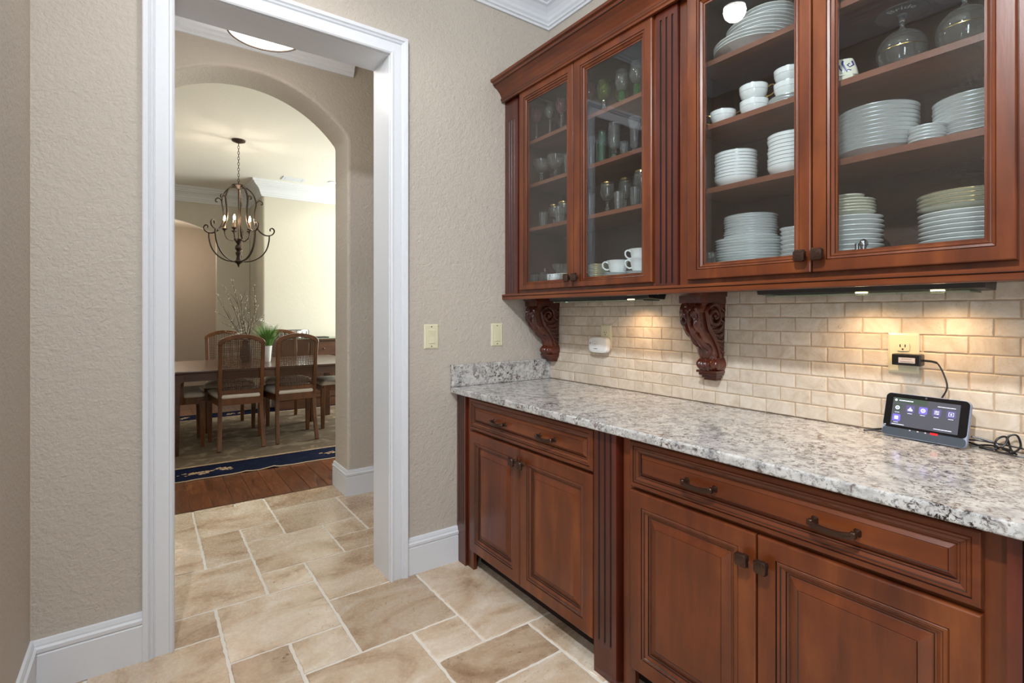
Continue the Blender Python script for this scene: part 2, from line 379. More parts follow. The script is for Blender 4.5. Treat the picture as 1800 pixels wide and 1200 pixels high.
# hall
b = MB(); b.box(-1.6, 3.0, D+.2, YB, CE, CE+.1); struct(b.build('ceiling', 'ceiling_paint'), 'white ceiling of the hall beyond the doorway')
b = MB(); b.box(-1.75, -1.6, D+.2, YA, 0, CE); struct(b.build('wall_hall_left', 'wall_paint'), 'left end wall of the hall beyond the doorway')
b = MB(); b.box(2.85, 3.0, 2.507, YA, 0, CE); struct(b.build('wall_hall_right', 'wall_paint'), 'right end wall of the hall beyond the doorway')
def arch_wall(name, mat, x0, x1, xl, xr, zs, rise, ya, yb, top, n=40, bev=.02):
    hw = (xr-xl)/2; xc = (xl+xr)/2; Rr = (hw*hw+rise*rise)/(2*rise); az = lambda x: zs+rise-(Rr-math.sqrt(max(0, Rr*Rr-(x-xc)**2)))
    xs = [xl+(xr-xl)*i/n for i in range(n+1)]
    out = [(x0, 0), (xl, 0)]+[(x, az(x)) for x in xs]+[(xr, 0), (x1, 0), (x1, top), (x0, top)]
    v = []; f = []; bmx = MB()
    # front and back faces as column strips, soffit, jambs, outer sides
    for y in (ya, yb):
        bmx.add([(x0, y, 0), (xl, y, 0), (xl, y, zs), (xl, y, top), (x0, y, top)], [(0, 1, 2, 3, 4)])
        bmx.add([(xr, y, 0), (x1, y, 0), (x1, y, top), (xr, y, top), (xr, y, zs)], [(0, 1, 2, 3, 4)])
        for a, c in zip(xs, xs[1:]): bmx.add([(a, y, az(a)), (c, y, az(c)), (c, y, top), (a, y, top)], [(0, 1, 2, 3)])
    for a, c in zip(xs, xs[1:]): bmx.add([(a, ya, az(a)), (c, ya, az(c)), (c, yb, az(c)), (a, yb, az(a))], [(0, 1, 2, 3)], 0, True)
    for x, z1 in ((xl, zs), (xr, zs)): bmx.add([(x, ya, 0), (x, yb, 0), (x, yb, z1), (x, ya, z1)], [(0, 1, 2, 3)])
    for x in (x0, x1): bmx.add([(x, ya, 0), (x, yb, 0), (x, yb, top), (x, ya, top)], [(0, 1, 2, 3)])
    bmx.add([(x0, ya, top), (x1, ya, top), (x1, yb, top), (x0, yb, top)], [(0, 1, 2, 3)])
    bmx.add([(x0, ya, 0), (xl, ya, 0), (xl, yb, 0), (x0, yb, 0)], [(0, 1, 2, 3)]); bmx.add([(xr, ya, 0), (x1, ya, 0), (x1, yb, 0), (xr, yb, 0)], [(0, 1, 2, 3)])
    return bmx.build(name, mat, bev=bev, seg=3, angle=25)
struct(arch_wall('wall_arch', 'wall_paint', -1.6, 3.0, -.07, 1.136, 2.475, .30, YA, YB, CE), 'beige wall with a rounded arch opening to the dining room')
# dining room shell
DY, DY2, DX = 7.6, 8.6, 1.28
b = MB(); b.box(DX, 4.15, DY, DY2+.15, 0, CE); struct(b.build('wall_dining_back', 'dining_paint', bev=.03, seg=4), 'cream dining room wall behind the sideboard')
struct(arch_wall('wall_dining_niche', 'dining_paint', -1.75, DX, -.91, .841, 2.414, .211, DY2, DY2+.15, CE, 30, .01), 'recessed dining room wall with an arched opening at the left')
b = MB(); b.box(-1.75, -1.6, YB, DY2, 0, CE); struct(b.build('wall_dining_left', 'dining_paint'), 'left wall of the dining room')
b = MB(); b.box(4.0, 4.15, YB, 5.1, 0, CE); b.box(4.0, 4.15, 7.3, DY, 0, CE); b.box(4.0, 4.15, 5.1, 7.3, 2.7, CE); b.box(4.0, 4.15, 5.1, 7.3, 0, .7)
struct(b.build('wall_dining_right', 'dining_paint'), 'right wall of the dining room around its assumed window')
b = MB(); b.box(3.0, 4.15, YB-.15, YB, 0, CE); struct(b.build('wall_dining_front', 'dining_paint'), 'front wall of the dining room right of the arch')
b = MB(); b.box(-1.75, 4.15, YB, DY2+.15, CE, CE+.1); struct(b.build('ceiling', 'ceiling_paint'), 'cream ceiling of the dining room')
b = MB(); b.box(-1.75, DX+.2, 10.5, 10.65, 0, 2.75); b.box(-1.9, -1.75, DY2+.15, 10.65, 0, 2.75); b.box(DX, DX+.2, DY2+.15, 10.65, 0, 2.75)
struct(b.build('wall_far_room', 'wall_paint'), 'tan wall of the room behind the dining room opening')
b = MB(); b.box(-1.9, DX+.2, DY2+.15, 10.65, 2.75, 2.85); struct(b.build('ceiling', 'ceiling_paint'), 'pale ceiling of the room behind the dining room')
win = empty('assumed_window_1', (4.075, 6.2, .7), 'assumed window in the right wall of the dining room', kind='structure')  # assumed window, out of view, for the daylight from the right
b = MB()
for y0, y1, z0, z1 in ((5.1, 7.3, .7, .76), (5.1, 7.3, 2.64, 2.7), (5.1, 5.16, .76, 2.64), (7.24, 7.3, .76, 2.64), (6.17, 6.23, .76, 2.64)): b.box(4.04, 4.11, y0, y1, z0, z1)
b.build('window_frame', 'trim_white', win)
b = MB(); b.box(4.07, 4.074, 5.16, 6.17, .76, 2.64); b.build('pane', 'pane_glass', win); b = MB(); b.box(4.07, 4.074, 6.23, 7.24, .76, 2.64); b.build('pane', 'pane_glass', win)

# ---- tiled floor
XI = lambda i: .036+.2055*i
YJ = lambda j: 1.67+.2117*j
fl = MB(); fl.box(-1.75, 3.0, -1.6, YB, -.05, -.0035)
floor = struct(fl.build('floor', 'grout', origin=(0, 0, 0)), 'travertine tile floor in mixed rectangles with pale grout')
TILES = [(-2, 1, 9, 11), (1, 3, 8, 10), (1, 2.15, 10, 11), (2.15, 3, 10, 11), (3, 6, 9, 11), (3, 5, 7, 9), (2, 3, 7, 8), (-1, 1, 6, 9), (1, 2, 6, 8),
         (2, 4, 5, 7), (4, 5, 6, 7), (5, 7, 6, 9), (4, 6, 5, 6), (-1, 2, 4, 6), (2, 3, 4, 5), (3, 6, 3, 5), (0, 1, 3, 4), (1, 3, 2, 4), (3, 5, 1, 3),
         (2, 3, 1, 2), (1, 2, 0, 2), (2, 4, -1, 1), (4, 5, 0, 1), (5, 7, 0, 3), (4, 6, -1, 0), (6, 8, -2, 0), (4, 6, -3, -1), (-1, 1, 1, 3), (-1, 1, 0, 1),
         (-2, 0, 3, 4), (7, 9, 0, 2), (7, 9, 2, 3), (6, 8, 3, 5), (6, 7, 5, 6), (0, 2, -2, 0), (2, 4, -3, -1)]
I0, I1, J0, J1 = -7, 14, -13, 11
occ = set()
for a, c, d, e in TILES:
    for i in range(math.floor(a), math.ceil(c)):
        for j in range(d, e): occ.add((i, j))
rt = random.Random(5)
for j in range(J0, J1):
    for i in range(I0, I1):
        if (i, j) in occ or (j < 3 and not -2 <= i < 9): continue
        for w, h in rt.sample([(2, 2), (2, 3), (3, 2), (1, 2), (2, 1)], 5)+[(1, 1)]:
            cells = [(i+a, j+c) for a in range(w) for c in range(h)]
            if all(q not in occ and q[1] < J1 and q[0] < I1 and not (q[1] < 3 and not -2 <= q[0] < 9) for q in cells): break
        occ.update(cells); TILES.append((i, i+w, j, j+h))
def rough_tile(x0, x1, y0, y1):
    g = .0062; x0 += g; x1 -= g; y0 += g; y1 -= g; pts = []
    def edge(p, q):
        L = math.dist(p, q); n = max(2, int(L/.022))
        for k in range(n):
            t = k/n; jx, jy = (rt.uniform(-.0022, .0022) for _ in '12')
            pts.append((p[0]+(q[0]-p[0])*t+jx, p[1]+(q[1]-p[1])*t+jy))
    edge((x0, y0), (x1, y0)); edge((x1, y0), (x1, y1)); edge((x1, y1), (x0, y1)); edge((x0, y1), (x0, y0))
    cx, cy = (x0+x1)/2, (y0+y1)/2; m = MB()
    ins = [(x+(.0025 if x < cx else -.0025)*min(1, abs(x-cx)*20), y+(.0025 if y < cy else -.0025)*min(1, abs(y-cy)*20)) for x, y in pts]
    m.loft([[(x, y, -.006) for x, y in pts], [(x, y, -.0015) for x, y in pts], [(x, y, 0) for x, y in ins]], 0, False)
    return m
for a, c, d, e in TILES:
    x0, x1, y0, y1 = XI(a), XI(c), YJ(d), min(YJ(e), YB)
    if y1-y0 < .03: continue
    x0 = max(x0, LW if d < 3 else -1.6); x1 = min(x1, W if d < 3 else 2.85)
    if x1-x0 < .03: continue
    rough_tile(x0, x1, y0, y1).build('tile', 'floor_tile', floor)
# ---- wooden floor of the dining room
b = MB(); b.box(-1.75, 4.15, YB, 10.65, -.05, -.004)
dfloor = struct(b.build('floor', 'plank_base', origin=(0, YB, 0)), 'dark brown hand scraped wood plank floor of the dining room')
PW = .1225; k = 0
x = .2335-12*PW
while x < 3.4:
    y = YB+.001; first = rt.uniform(.25, .95)
    while y < 8.6:
        L = first if y < YB+.1 else rt.uniform(.9, 1.6); y1 = min(y+L, 8.6)
        m = MB(); m.box(x+.001, x+PW-.001, y+.001, y1-.001, -.008, 0)
        m.build('plank', 'plank', dfloor, bev=.0018, seg=1); y = y1
    x += PW
b = MB(); b.box(.0, 1.136, YB-.012, YB+.004, -.002, .0015); struct(b.build('trim_1', 'plank_base'), 'thin wood edge strip where tile meets plank')

# ---- backsplash tiles
TW, TH = .1065, .0510
Z0 = .8885; row = 0; tm = {}
while Z0+row*.0512 < 1.352:
    z0 = Z0+row*.0512; z1 = min(z0+.0512, 1.352)
    off = .0 if row % 2 else TW/2
    y = .326+off-TW*5
    while y < D-.001:
        y0, y1 = max(y, -.22), min(y+TW, D)
        if y1-y0 > .012:
            key = (round(y1-y0, 4), round(z1-z0, 4), rt.randrange(3))
            if key not in tm:
                w, h = y1-y0-.0028, z1-z0-.0026; m = MB(); pts = []
                for (p, q) in (((-w/2, -h/2), (w/2, -h/2)), ((w/2, -h/2), (w/2, h/2)), ((w/2, h/2), (-w/2, h/2)), ((-w/2, h/2), (-w/2, -h/2))):
                    n = 6 if abs(p[0]-q[0]) > .02 else 3
                    for kk in range(n):
                        t = kk/n; pts.append((p[0]+(q[0]-p[0])*t+rt.uniform(-.0006, .0006), p[1]+(q[1]-p[1])*t+rt.uniform(-.0006, .0006)))
                sc = lambda pp, dd: [(a*(1-dd/max(w/2, .004)), c*(1-dd/max(h/2, .004))) for a, c in pp]
                m.loft([[(.006, a, c) for a, c in pts], [(-.003, a, c) for a, c in pts], [(-.0052, a, c) for a, c in sc(pts, .0014)], [(-.006, a, c) for a, c in sc(pts, .0032)]], 0, False)
                tm[key] = m.build('tile', 'wall_tile', world=False, me_only=True)
            o = bpy.data.objects.new('tile', tm[key]); COL.objects.link(o); o.parent = wall_right
            o.location = Vector((W-.003+rt.uniform(-.0008, .0008), (y0+y1)/2, (z0+z1)/2))-wall_right.location
        y += TW
    row += 1
b = MB(); b.box(W-.0062, W, -.22, D-.0005, .8886, 1.352); b.build('grout_bed', 'wall_grout', wall_right)
b = MB(); b.box(W-.001, W, -.22, D, 0, .88); b.box(W-.001, W, -1.6, D, 1.37, CE); b.box(W-.001, W, -1.6, -.22, .88, 1.37)
pb = b.build('painted_area', 'wall_paint', wall_right)

# ---- mouldings
CROWN = [(0, -.15), (.012, -.15), (.014, -.138), (.022, -.134), (.022, -.122), (.030, -.112), (.034, -.098), (.046, -.078), (.064, -.060), (.078, -.054), (.080, -.046), (.092, -.040), (.094, -.028), (.108, -.020), (.112, -.012), (.112, 0), (0, 0)]
cz = lambda top, s=1: (lambda x, y, h: (x, y, top+h*s))
b = MB(); b.sweep([(o, h) for o, h in CROWN], [(LW, .35), (LW, D), (W, D), (W, -1.6)], cz(CE), flip=True)
struct(b.build('trim_2', 'trim_white'), 'stepped white crown moulding around the pantry ceiling')
b = MB(); b.sweep(CROWN, [(-1.6, YA), (1.175, YA)], cz(CE), flip=True)
struct(b.build('trim_3', 'trim_white'), 'white crown moulding above the arch in the hall')
b = MB(); b.sweep([(o*1.25, h*1.35) for o, h in CROWN], [(-1.6, DY2), (DX, DY2), (DX, DY), (4.0, DY)], cz(CE), flip=True)
struct(b.build('trim_4', 'trim_white'), 'white crown moulding along the dining room walls')
BASE = [(0, 0), (.016, 0), (.016, .128), (.012, .132), (.018, .138), (.019, .150), (.012, .156), (.012, .162), (.008, .174), (0, .176)]
bz = lambda x, y, h: (x, y, h)
b = MB(); b.sweep(BASE, [(LW, .35), (LW, D), (-.011, D)], bz, flip=True); struct(b.build('baseboard_left', 'trim_white'), 'white baseboard left of the doorway')
b = MB(); b.sweep(BASE, [(1.02, D), (1.312, D)], bz, flip=True); struct(b.build('baseboard_end', 'trim_white'), 'white baseboard between doorway and cabinet')
b = MB(); b.sweep(BASE, [(1.136, YB), (1.136, YA), (2.85, YA)], bz, flip=True)
struct(b.build('baseboard_arch', 'trim_white'), 'white baseboard wrapping the arch pier')
b = MB(); b.sweep(BASE, [(-1.6, YA), (-.07, YA), (-.07, YB)], bz, flip=True); struct(b.build('baseboard_arch', 'trim_white'), 'white baseboard at the left side of the arch')
b = MB(); b.sweep(BASE, [(.841, DY2), (DX, DY2), (DX, DY), (4.0, DY)], bz, flip=True); struct(b.build('baseboard_dining', 'trim_white'), 'white baseboard of the dining room')
# cased doorway
door = empty('door_1', (.51, D, 0), 'white cased doorway opening onto the hall', kind='structure')
CAS = [(0, 0), (0, .014), (.006, .018), (.012, .018), (.014, .013), (.050, .015), (.053, .011), (.057, .018), (.062, .020), (.064, .016), (.070, .024), (.082, .026), (.085, .024), (.085, 0)]
fy = lambda s: (lambda x, z, h: (x, D-h, z))
def casing(path, fl, name):
    m = MB(); m.sweep(CAS, path, fy(0), flip=fl); m.build(name, 'trim_white', door)
xl, xr, zt = .085, .936, 2.482
# one mitred frame, split in left leg, head, right leg
def mitre_leg(inner, outer, name):
    m = MB(); rows = []
    for (xi, zi, xo, zo) in (inner, outer):
        rows.append([(xi+(xo-xi)*o/.085, D-h, zi+(zo-zi)*o/.085) for o, h in CAS])
    k = len(CAS); v = rows[0]+rows[1]
    m.add(v, [(a, (a+1) % k, k+(a+1) % k, k+a) for a in range(k)]+[tuple(range(k)), tuple(range(k, 2*k))])
    m.build(name, 'trim_white', door)
mitre_leg((xl, 0, xl-.096, 0), (xl, zt, xl-.096, zt+.088), 'casing')
mitre_leg((xr, 0, xr+.085, 0), (xr, zt, xr+.085, zt+.088), 'casing')
mitre_leg((xl, zt, xl-.096, zt+.088), (xr, zt, xr+.085, zt+.088), 'casing')
for name, bx in (('jamb', (xl-.004, xl, D, 2.507, 0, zt)), ('jamb', (xr, xr+.004, D, 2.507, 0, zt)), ('head_jamb', (xl, xr, D, 2.507, zt, zt+.004))):
    m = MB()
    if name == 'jamb':
        m.box(*bx) if bx[0] < .5 else m.box(*bx)
        m.v = [Vector((v.x+(.003 if bx[0] < .5 else -.003), v.y, v.z)) for v in m.v]
    else: m.box(bx[0], bx[1], bx[2], bx[3], zt-.003, zt+.002)
    m.build(name, 'trim_white', door)

# ------------------------------------------------------------ cabinets
def rings(m, y0, y1, z0, z1, X, prof, cap=True):
    """nested mitred rings on a face looking to -x; prof (inset, depth behind X, material of the band that ends here)"""
    vs = []; fs = []; ms = []
    for ins, dp, mt in prof:
        vs += [(X+dp, y0+ins, z0+ins), (X+dp, y1-ins, z0+ins), (X+dp, y1-ins, z1-ins), (X+dp, y0+ins, z1-ins)]
    for i in range(1, len(prof)):
        for k in range(4):
            j = (k+1) % 4; fs.append(((i-1)*4+k, (i-1)*4+j, i*4+j, i*4+k)); ms.append(prof[i][2])
    n = (len(prof)-1)*4
    if cap: fs.append((n, n+1, n+2, n+3)); ms.append(prof[-1][2])
    m.add(vs, fs, ms); return m
T = .020
OUT = [(0, T, 0), (0, .004, 0), (.0015, .0015, 0), (.004, 0, 0)]
def raised_door(parent, y0, y1, z0, z1, X, mats, flat=.048, small=False):
    """frame with bead moulding and a raised panel child"""
    if small:
        fr = OUT+[(.014, 0, 0), (.0152, .0025, 1), (.0175, .0005, 0), (.022, .0015, 0), (.0235, .0035, 1), (.026, .0035, 0), (.033, .007, 0), (.0345, .0095, 1), (.038, .0095, 0), (.0395, .0125, 1)]
        pn = [(.0395, .0125, 1), (.041, .0115, 0), (.050, .004, 0), (.0512, .0048, 1), (.0522, .0035, 0)]
    else:
        a = flat
        fr = OUT+[(a, 0, 0), (a+.0015, .003, 1), (a+.004, .0005, 0), (a+.010, .0015, 0), (a+.012, .0045, 1), (a+.015, .0045, 0), (a+.021, .009, 0), (a+.0225, .0125, 1), (a+.026, .0125, 0), (a+.0285, .014, 1)]
        pn = [(a+.0285, .014, 1), (a+.031, .0125, 0), (a+.052, .0035, 0), (a+.0535, .0045, 1), (a+.0545, .003, 0)]
    m = MB(); rings(m, y0, y1, z0, z1, X, fr, cap=False)
    m.add([(X+T, y0, z0), (X+T, y1, z0), (X+T, y1, z1), (X+T, y0, z1)], [(0, 1, 2, 3)])
    d = m.build('drawer' if small else 'door', mats, parent)
    p = MB(); rings(p, y0, y1, z0, z1, X, pn); p.build('panel', mats, d)
    return d
def knob(door_, y, z, X):
    m = MB()
    sq = lambda s, x: [(x, y+a*s, z+c*s) for a, c in ((-1, -.7), (-.7, -1), (.7, -1), (1, -.7), (1, .7), (.7, 1), (-.7, 1), (-1, .7))]
    m.loft([sq(.0085, X), sq(.007, X-.004), sq(.0055, X-.013), sq(.013, X-.016), sq(.0175, X-.019), sq(.0175, X-.025), sq(.015, X-.030), sq(.007, X-.032)], 0, False)
    rk = random.Random(int(y*1e4))
    for _ in range(14): m.blob((X-.0305, y+rk.uniform(-.012, .012), z+rk.uniform(-.012, .012)), .002, .0034, .003, rows=4, seg=5)
    for k in range(8):
        m.blob((X-.022, y+(.0175 if k % 2 else -.0175)*(1 if k < 4 else rk.uniform(-1, 1)), z+(.0175 if k >= 4 and k % 2 else rk.uniform(-.014, .014))), .003, .0022, .0022, rows=4, seg=5)
    return m.build('knob', 'bronze', door_)
def pull(door_, y, z, X):
    m = MB()
    for s in (-1, 1):
        m.loft([[(X+.006-dx, y+s*.045+a*.008*r, z+c*.009*r) for a, c in ((-1, -.6), (-.6, -1), (.6, -1), (1, -.6), (1, .6), (.6, 1), (-.6, 1), (-1, .6))] for dx, r in ((0, 1.1), (.006, 1.1), (.010, .7), (.022, .65), (.026, .9), (.032, .9), (.035, .6))], 0, False)
    m.bar(cr([(X-.026, y-.047, z), (X-.030, y-.025, z-.004), (X-.032, y, z-.005), (X-.030, y+.025, z-.004), (X-.026, y+.047, z)], 4), (0, 0, 1), .013, .006)
    rk = random.Random(int(y*1e4)+3)
    for k in range(16):
        t = -1+2*k/15; m.blob((X-.0335+.003*t*t, y+t*.04, z-.005+.004*abs(t)+rk.uniform(-.004, .004)), .0016, .0030, .0022, rows=4, seg=5)
    return m.build('drawer_pull', 'bronze', door_)
def fluted(parent, y0, y1, z0, z1, X, depth, zf0, zf1, yfl, mats=('cherry_dark', 'glaze'), name='pilaster'):
    """strip with dark round-bottomed flutes cut into the front"""
    m = MB(); ys = [y0]; w = .0085; segs = []
    for y in yfl: ys += [y-w/2, y+w/2]
    ys.append(y1)
    # front face columns
    for i in range(len(ys)-1):
        a, c = ys[i], ys[i+1]
        if i % 2 == 0: m.add([(X, a, z0), (X, c, z0), (X, c, z1), (X, a, z1)], [(0, 1, 2, 3)])
        else:
            m.add([(X, a, z0), (X, c, z0), (X, c, zf0), (X, a, zf0)], [(0, 1, 2, 3)])
            if zf1 < z1: m.add([(X, a, zf1), (X, c, zf1), (X, c, z1), (X, a, z1)], [(0, 1, 2, 3)])
            n = 5; pr = [(a+(c-a)*k/n, math.sin(math.pi*k/n)*.0055) for k in range(n+1)]
            for (ya, da), (yb, db) in zip(pr, pr[1:]):
                m.add([(X+da, ya, zf0+.004), (X+db, yb, zf0+.004), (X+db, yb, zf1), (X+da, ya, zf1)], [(0, 1, 2, 3)], 1)
                m.add([(X, ya, zf0), (X, yb, zf0), (X+db, yb, zf0+.004), (X+da, ya, zf0+.004)], [(0, 1, 2, 3)], 1)
                m.add([(X, ya, zf1), (X, yb, zf1), (X+db, yb, zf1-.001), (X+da, ya, zf1-.001)], [(0, 1, 2, 3)], 1)
    m.box(X+.007, X+depth, y0, y1, z0, z1)
    for y in (y0, y1): m.add([(X, y, z0), (X+.007, y, z0), (X+.007, y, z1), (X, y, z1)], [(0, 1, 2, 3)])
    for z in (z0, z1): m.add([(X, y0, z), (X+.007, y0, z), (X+.007, y1, z), (X, y1, z)], [(0, 1, 2, 3)])
    return m.build(name, mats, parent)
CHm = ('cherry_v', 'glaze'); CHh = ('cherry_h', 'glaze')
XB = 1.312        # base face frame
def base_unit(y0, y1, label, ysplit, pulls, knobs, fr0, fr1):
    u = empty('base_cabinet', (XB, (y0+y1)/2, 0), label, 'cabinet')
    m = MB(); m.box(XB+.018, 1.895, fr0, fr1, .10, .855); m.box(XB+.075, 1.895, fr0, fr1, 0, .10); m.build('carcass', 'toe_dark', u)
    m = MB(); m.box(XB, XB+.018, fr0, y0+.006, .0, .858); m.box(XB, XB+.018, y1-.006, fr1, .0, .858)
    m.box(XB, XB+.018, y0+.006, y1-.006, .09, .108); m.box(XB, XB+.018, y0+.006, y1-.006, .68, .705); m.box(XB, XB+.018, y0+.006, y1-.006, .838, .858)
    m.build('face_frame', 'cherry_v', u)
    X = XB-T-.002
    d = raised_door(u, y0, y1, .698, .846, X, CHh, small=True)
    for yp in pulls: pull(d, yp, .770, X+.004)
    for (a, c), (ky, kz) in zip(((ysplit+.0018, y1), (y0, ysplit-.0018)), knobs):
        dd = raised_door(u, a, c, .104, .686, X, CHm)
        knob(dd, ky, kz, X)
    return u
bu = base_unit(1.318, 2.170, 'cherry base cabinet at the end wall with two doors under one drawer', 1.755, (1.905, 1.571), ((1.785, .626), (1.727, .626)), 1.312, 2.216)
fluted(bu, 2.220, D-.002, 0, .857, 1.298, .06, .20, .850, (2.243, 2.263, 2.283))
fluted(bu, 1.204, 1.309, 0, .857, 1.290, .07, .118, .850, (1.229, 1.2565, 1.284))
bu2 = base_unit(.275, 1.146, 'cherry base cabinet nearest the viewer with wide drawer and two raised panel doors', .7165, (.883, .530), ((.745, .616), (.693, .616)), .2405, 1.190)
fluted(bu2, .135, .240, 0, .857, 1.290, .07, .118, .850, (.16, .1875, .215))
m = MB(); m.box(1.33, 1.895, -.2, .133, 0, .857); m.build('end_panel', 'cherry_dark', bu2)

# granite counter
ct = empty('granite_countertop', (1.58, 1.05, .857), 'speckled white granite countertop on the cherry base cabinets', 'countertop')
m = MB(); m.box(1.258, 1.903, -.22, D-.001, .858, .888); m.build('slab', 'granite', ct, bev=.006, seg=3)
m = MB(); m.box(1.258, 1.903, D-.026, D-.001, .8885, 1.000); m.build('side_splash', 'granite', ct, bev=.003, seg=2)

# upper cabinets
XU = 1.606; XF = 1.586
def upper_unit(y0, y1, label, doors, fr0, fr1):
    u = empty('display_cabinet', (XU, (y0+y1)/2, 1.36), label, 'cabinet')
    m = MB(); m.box(XU+.018, 1.893, fr0, y0, 1.385, 2.44); m.box(XU+.018, 1.893, y1, fr1, 1.385, 2.44)
    m.box(1.893, 1.899, fr0, fr1, 1.365, 2.44); m.box(XU+.018, 1.893, fr0, fr1, 2.42, 2.44); m.build('carcass', 'cabinet_inside', u)
    m = MB(); m.box(XU+.002, 1.893, fr0, fr1, 1.365, 1.400); m.build('cabinet_floor', 'cabinet_inside', u)
    m = MB(); ym = (doors[0][0]+doors[1][1])/2
    for a, c in ((fr0, y0+.012), (y1-.012, fr1)): m.box(XU, XU+.018, a, c, 1.365, 2.445)
    m.box(XU, XU+.018, y0+.012, y1-.012, 1.365, 1.400); m.box(XU, XU+.018, y0+.012, y1-.012, 2.400, 2.445); m.build('face_frame', 'cherry_v', u)
    for zs in (1.706, 1.933, 2.158):
        m = MB(); m.box(1.632, 1.892, y0+.003, y1-.003, zs-.018, zs); m.build('shelf', 'shelf_edge', u)
    for k, (a, c, ga, gc, gz0, kn) in enumerate(doors):
        z0, z1, gz1 = 1.381, 2.415, 2.345
        d = MB(); w = [ga-a, c-gc, gz0-z0, z1-gz1]
        # rings with unequal stiles: scale insets per side
        prof = OUT+[(.60, 0, 0), (.615, .003, 1), (.64, .001, 0), (.74, .0025, 0), (.76, .0055, 1), (.80, .0045, 0), (.90, .009, 0), (.915, .012, 1), (1.0, .012, 0), (1.0, T, 0)]
        vs = []; fs = []; ms = []
        for ins, dp, mt in prof:
            f_ = (lambda ww: ins if ins < .01 else ins*ww)
            vs += [(XF+dp, a+f_(w[0]), z0+f_(w[2])), (XF+dp, c-f_(w[1]), z0+f_(w[2])), (XF+dp, c-f_(w[1]), z1-f_(w[3])), (XF+dp, a+f_(w[0]), z1-f_(w[3]))]
        nr = len(prof)
        for i in range(1, nr+1):
            for q in range(4):
                j = (q+1) % 4; i2 = i % nr; fs.append(((i-1)*4+q, (i-1)*4+j, i2*4+j, i2*4+q)); ms.append(prof[i2][2] if i < nr else 0)
        d.add(vs, fs, ms); do = d.build('door', CHm, u)
        p = MB(); p.box(XF+.0125, XF+.0165, ga-.0, gc+.0, gz0, gz1); p.build('glass_pane', 'pane_glass', do)
        knob(do, kn[0], kn[1], XF)
    return u
uu = upper_unit(1.297, 2.161, 'cherry glass door cabinet full of stemware beside the end wall',
    ((1.747, 2.161, 1.800, 2.097, 1.423, (1.768, 1.424)), (1.297, 1.743, 1.356, 1.669, 1.423, (1.716, 1.424))), 1.286, 2.186)
fluted(uu, 2.190, D-.002, 1.365, 2.43, 1.598, .05, 1.372, 2.30, (2.222, 2.245, 2.268))
fluted(uu, 1.186, 1.284, 1.365, 2.43, 1.594, .05, 1.372, 2.375, (1.208, 1.234, 1.260))
uu2 = upper_unit(.278, 1.141, 'cherry glass door cabinet nearest the viewer filled with white china',
    ((.716, 1.141, .769, 1.074, 1.437, (.738, 1.430)), (.278, .7125, .336, .649, 1.437, (.690, 1.430))), .262, 1.182)
fluted(uu2, .150, .258, 1.365, 2.43, 1.594, .05, 1.372, 2.375, (.18, .205, .23))
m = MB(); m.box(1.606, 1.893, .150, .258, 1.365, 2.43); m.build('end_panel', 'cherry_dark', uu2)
# cornice and light rail
CP = [(0, 0), (-.012, 0), (-.012, .010), (-.017, .014), (-.017, .020), (-.012, .024), (-.016, .036), (-.026, .052), (-.042, .068), (-.060, .078), (-.060, .082), (-.066, .086), (-.070, .096), (-.082, .100), (-.084, .112), (-.078, .118), (0, .118)]
m = MB(); m.prism([(1.586+o, 2.405+h*.95) for o, h in CP], .14, D-.001, lambda u, w, a: (u, a, w))
for z, o in ((2.405+.024*.95, .0125), (2.405+.0845*.95, .0665)):
    m.box(1.586-o-.0012, 1.586-o+.003, .14, D-.001, z-.0012, z+.0012, 1)
cor = m.build('cornice', CHh); tag(cor, 'cherry cornice running along the top of the glass door cabinets', 'cornice')
m = MB(); m.prism([(1.606, 1.364), (1.580, 1.364), (1.577, 1.361), (1.577, 1.355), (1.582, 1.353), (1.579, 1.350), (1.579, 1.337), (1.582, 1.334), (1.600, 1.334), (1.600, 1.352), (1.606, 1.352)], .14, D-.001, lambda u, w, a: (u, a, w))
m.box(1.5775, 1.584, .14, D-.001, 1.3532, 1.3548, 1)
lr = m.build('light_rail', CHh); tag(lr, 'cherry light rail moulding under the glass door cabinets', 'moulding')
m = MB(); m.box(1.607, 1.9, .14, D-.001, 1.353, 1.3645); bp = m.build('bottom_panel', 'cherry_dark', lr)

# under cabinet lights
def bar_light(y0, y1, bulbs, label):
    u = empty('under_cabinet_light', (1.76, (y0+y1)/2, 1.315), label, 'light')
    m = MB(); m.prism([(1.735, 1.3525), (1.745, 1.326), (1.850, 1.322), (1.862, 1.3525)], y0, y1, lambda a, c, d: (a, d, c)); m.build('housing', 'black_plastic', u, bev=.002)
    m = MB(); m.box(1.744, 1.852, y0+.03, y1-.03, 1.317, 1.321); m.build('diffuser', 'sideboard_glass', u)
    for y in bulbs:
        m = MB(); m.lathe([(0, 0), (.016, 0), (.016, .004), (0, .004)], 16, (1.795, y, 1.3215), smooth=False); m.build('bulb', 'led_glow', u)
        lamp('under_cabinet_bulb', 'SPOT', (1.795, y, 1.312), 3.2, WARM, .014, spot=155, blend=.9)
    return u
bar_light(1.44, 2.10, (1.585,), 'black under cabinet light bar at the end wall beside the small corbel')
bar_light(.365, .965, (.475, .662), 'black under cabinet light bar above the tablet')
m = MB(); m.tube(cr([(1.80, 1.455, 1.340), (1.80, 1.40, 1.349), (1.80, 1.23, 1.3495), (1.80, 1.02, 1.350), (1.79, .955, 1.340)], 8), .0022, 6)
tag(m.build('white_wire', 'wire_white'), 'thin white wire linking the two under cabinet lights', 'wire')

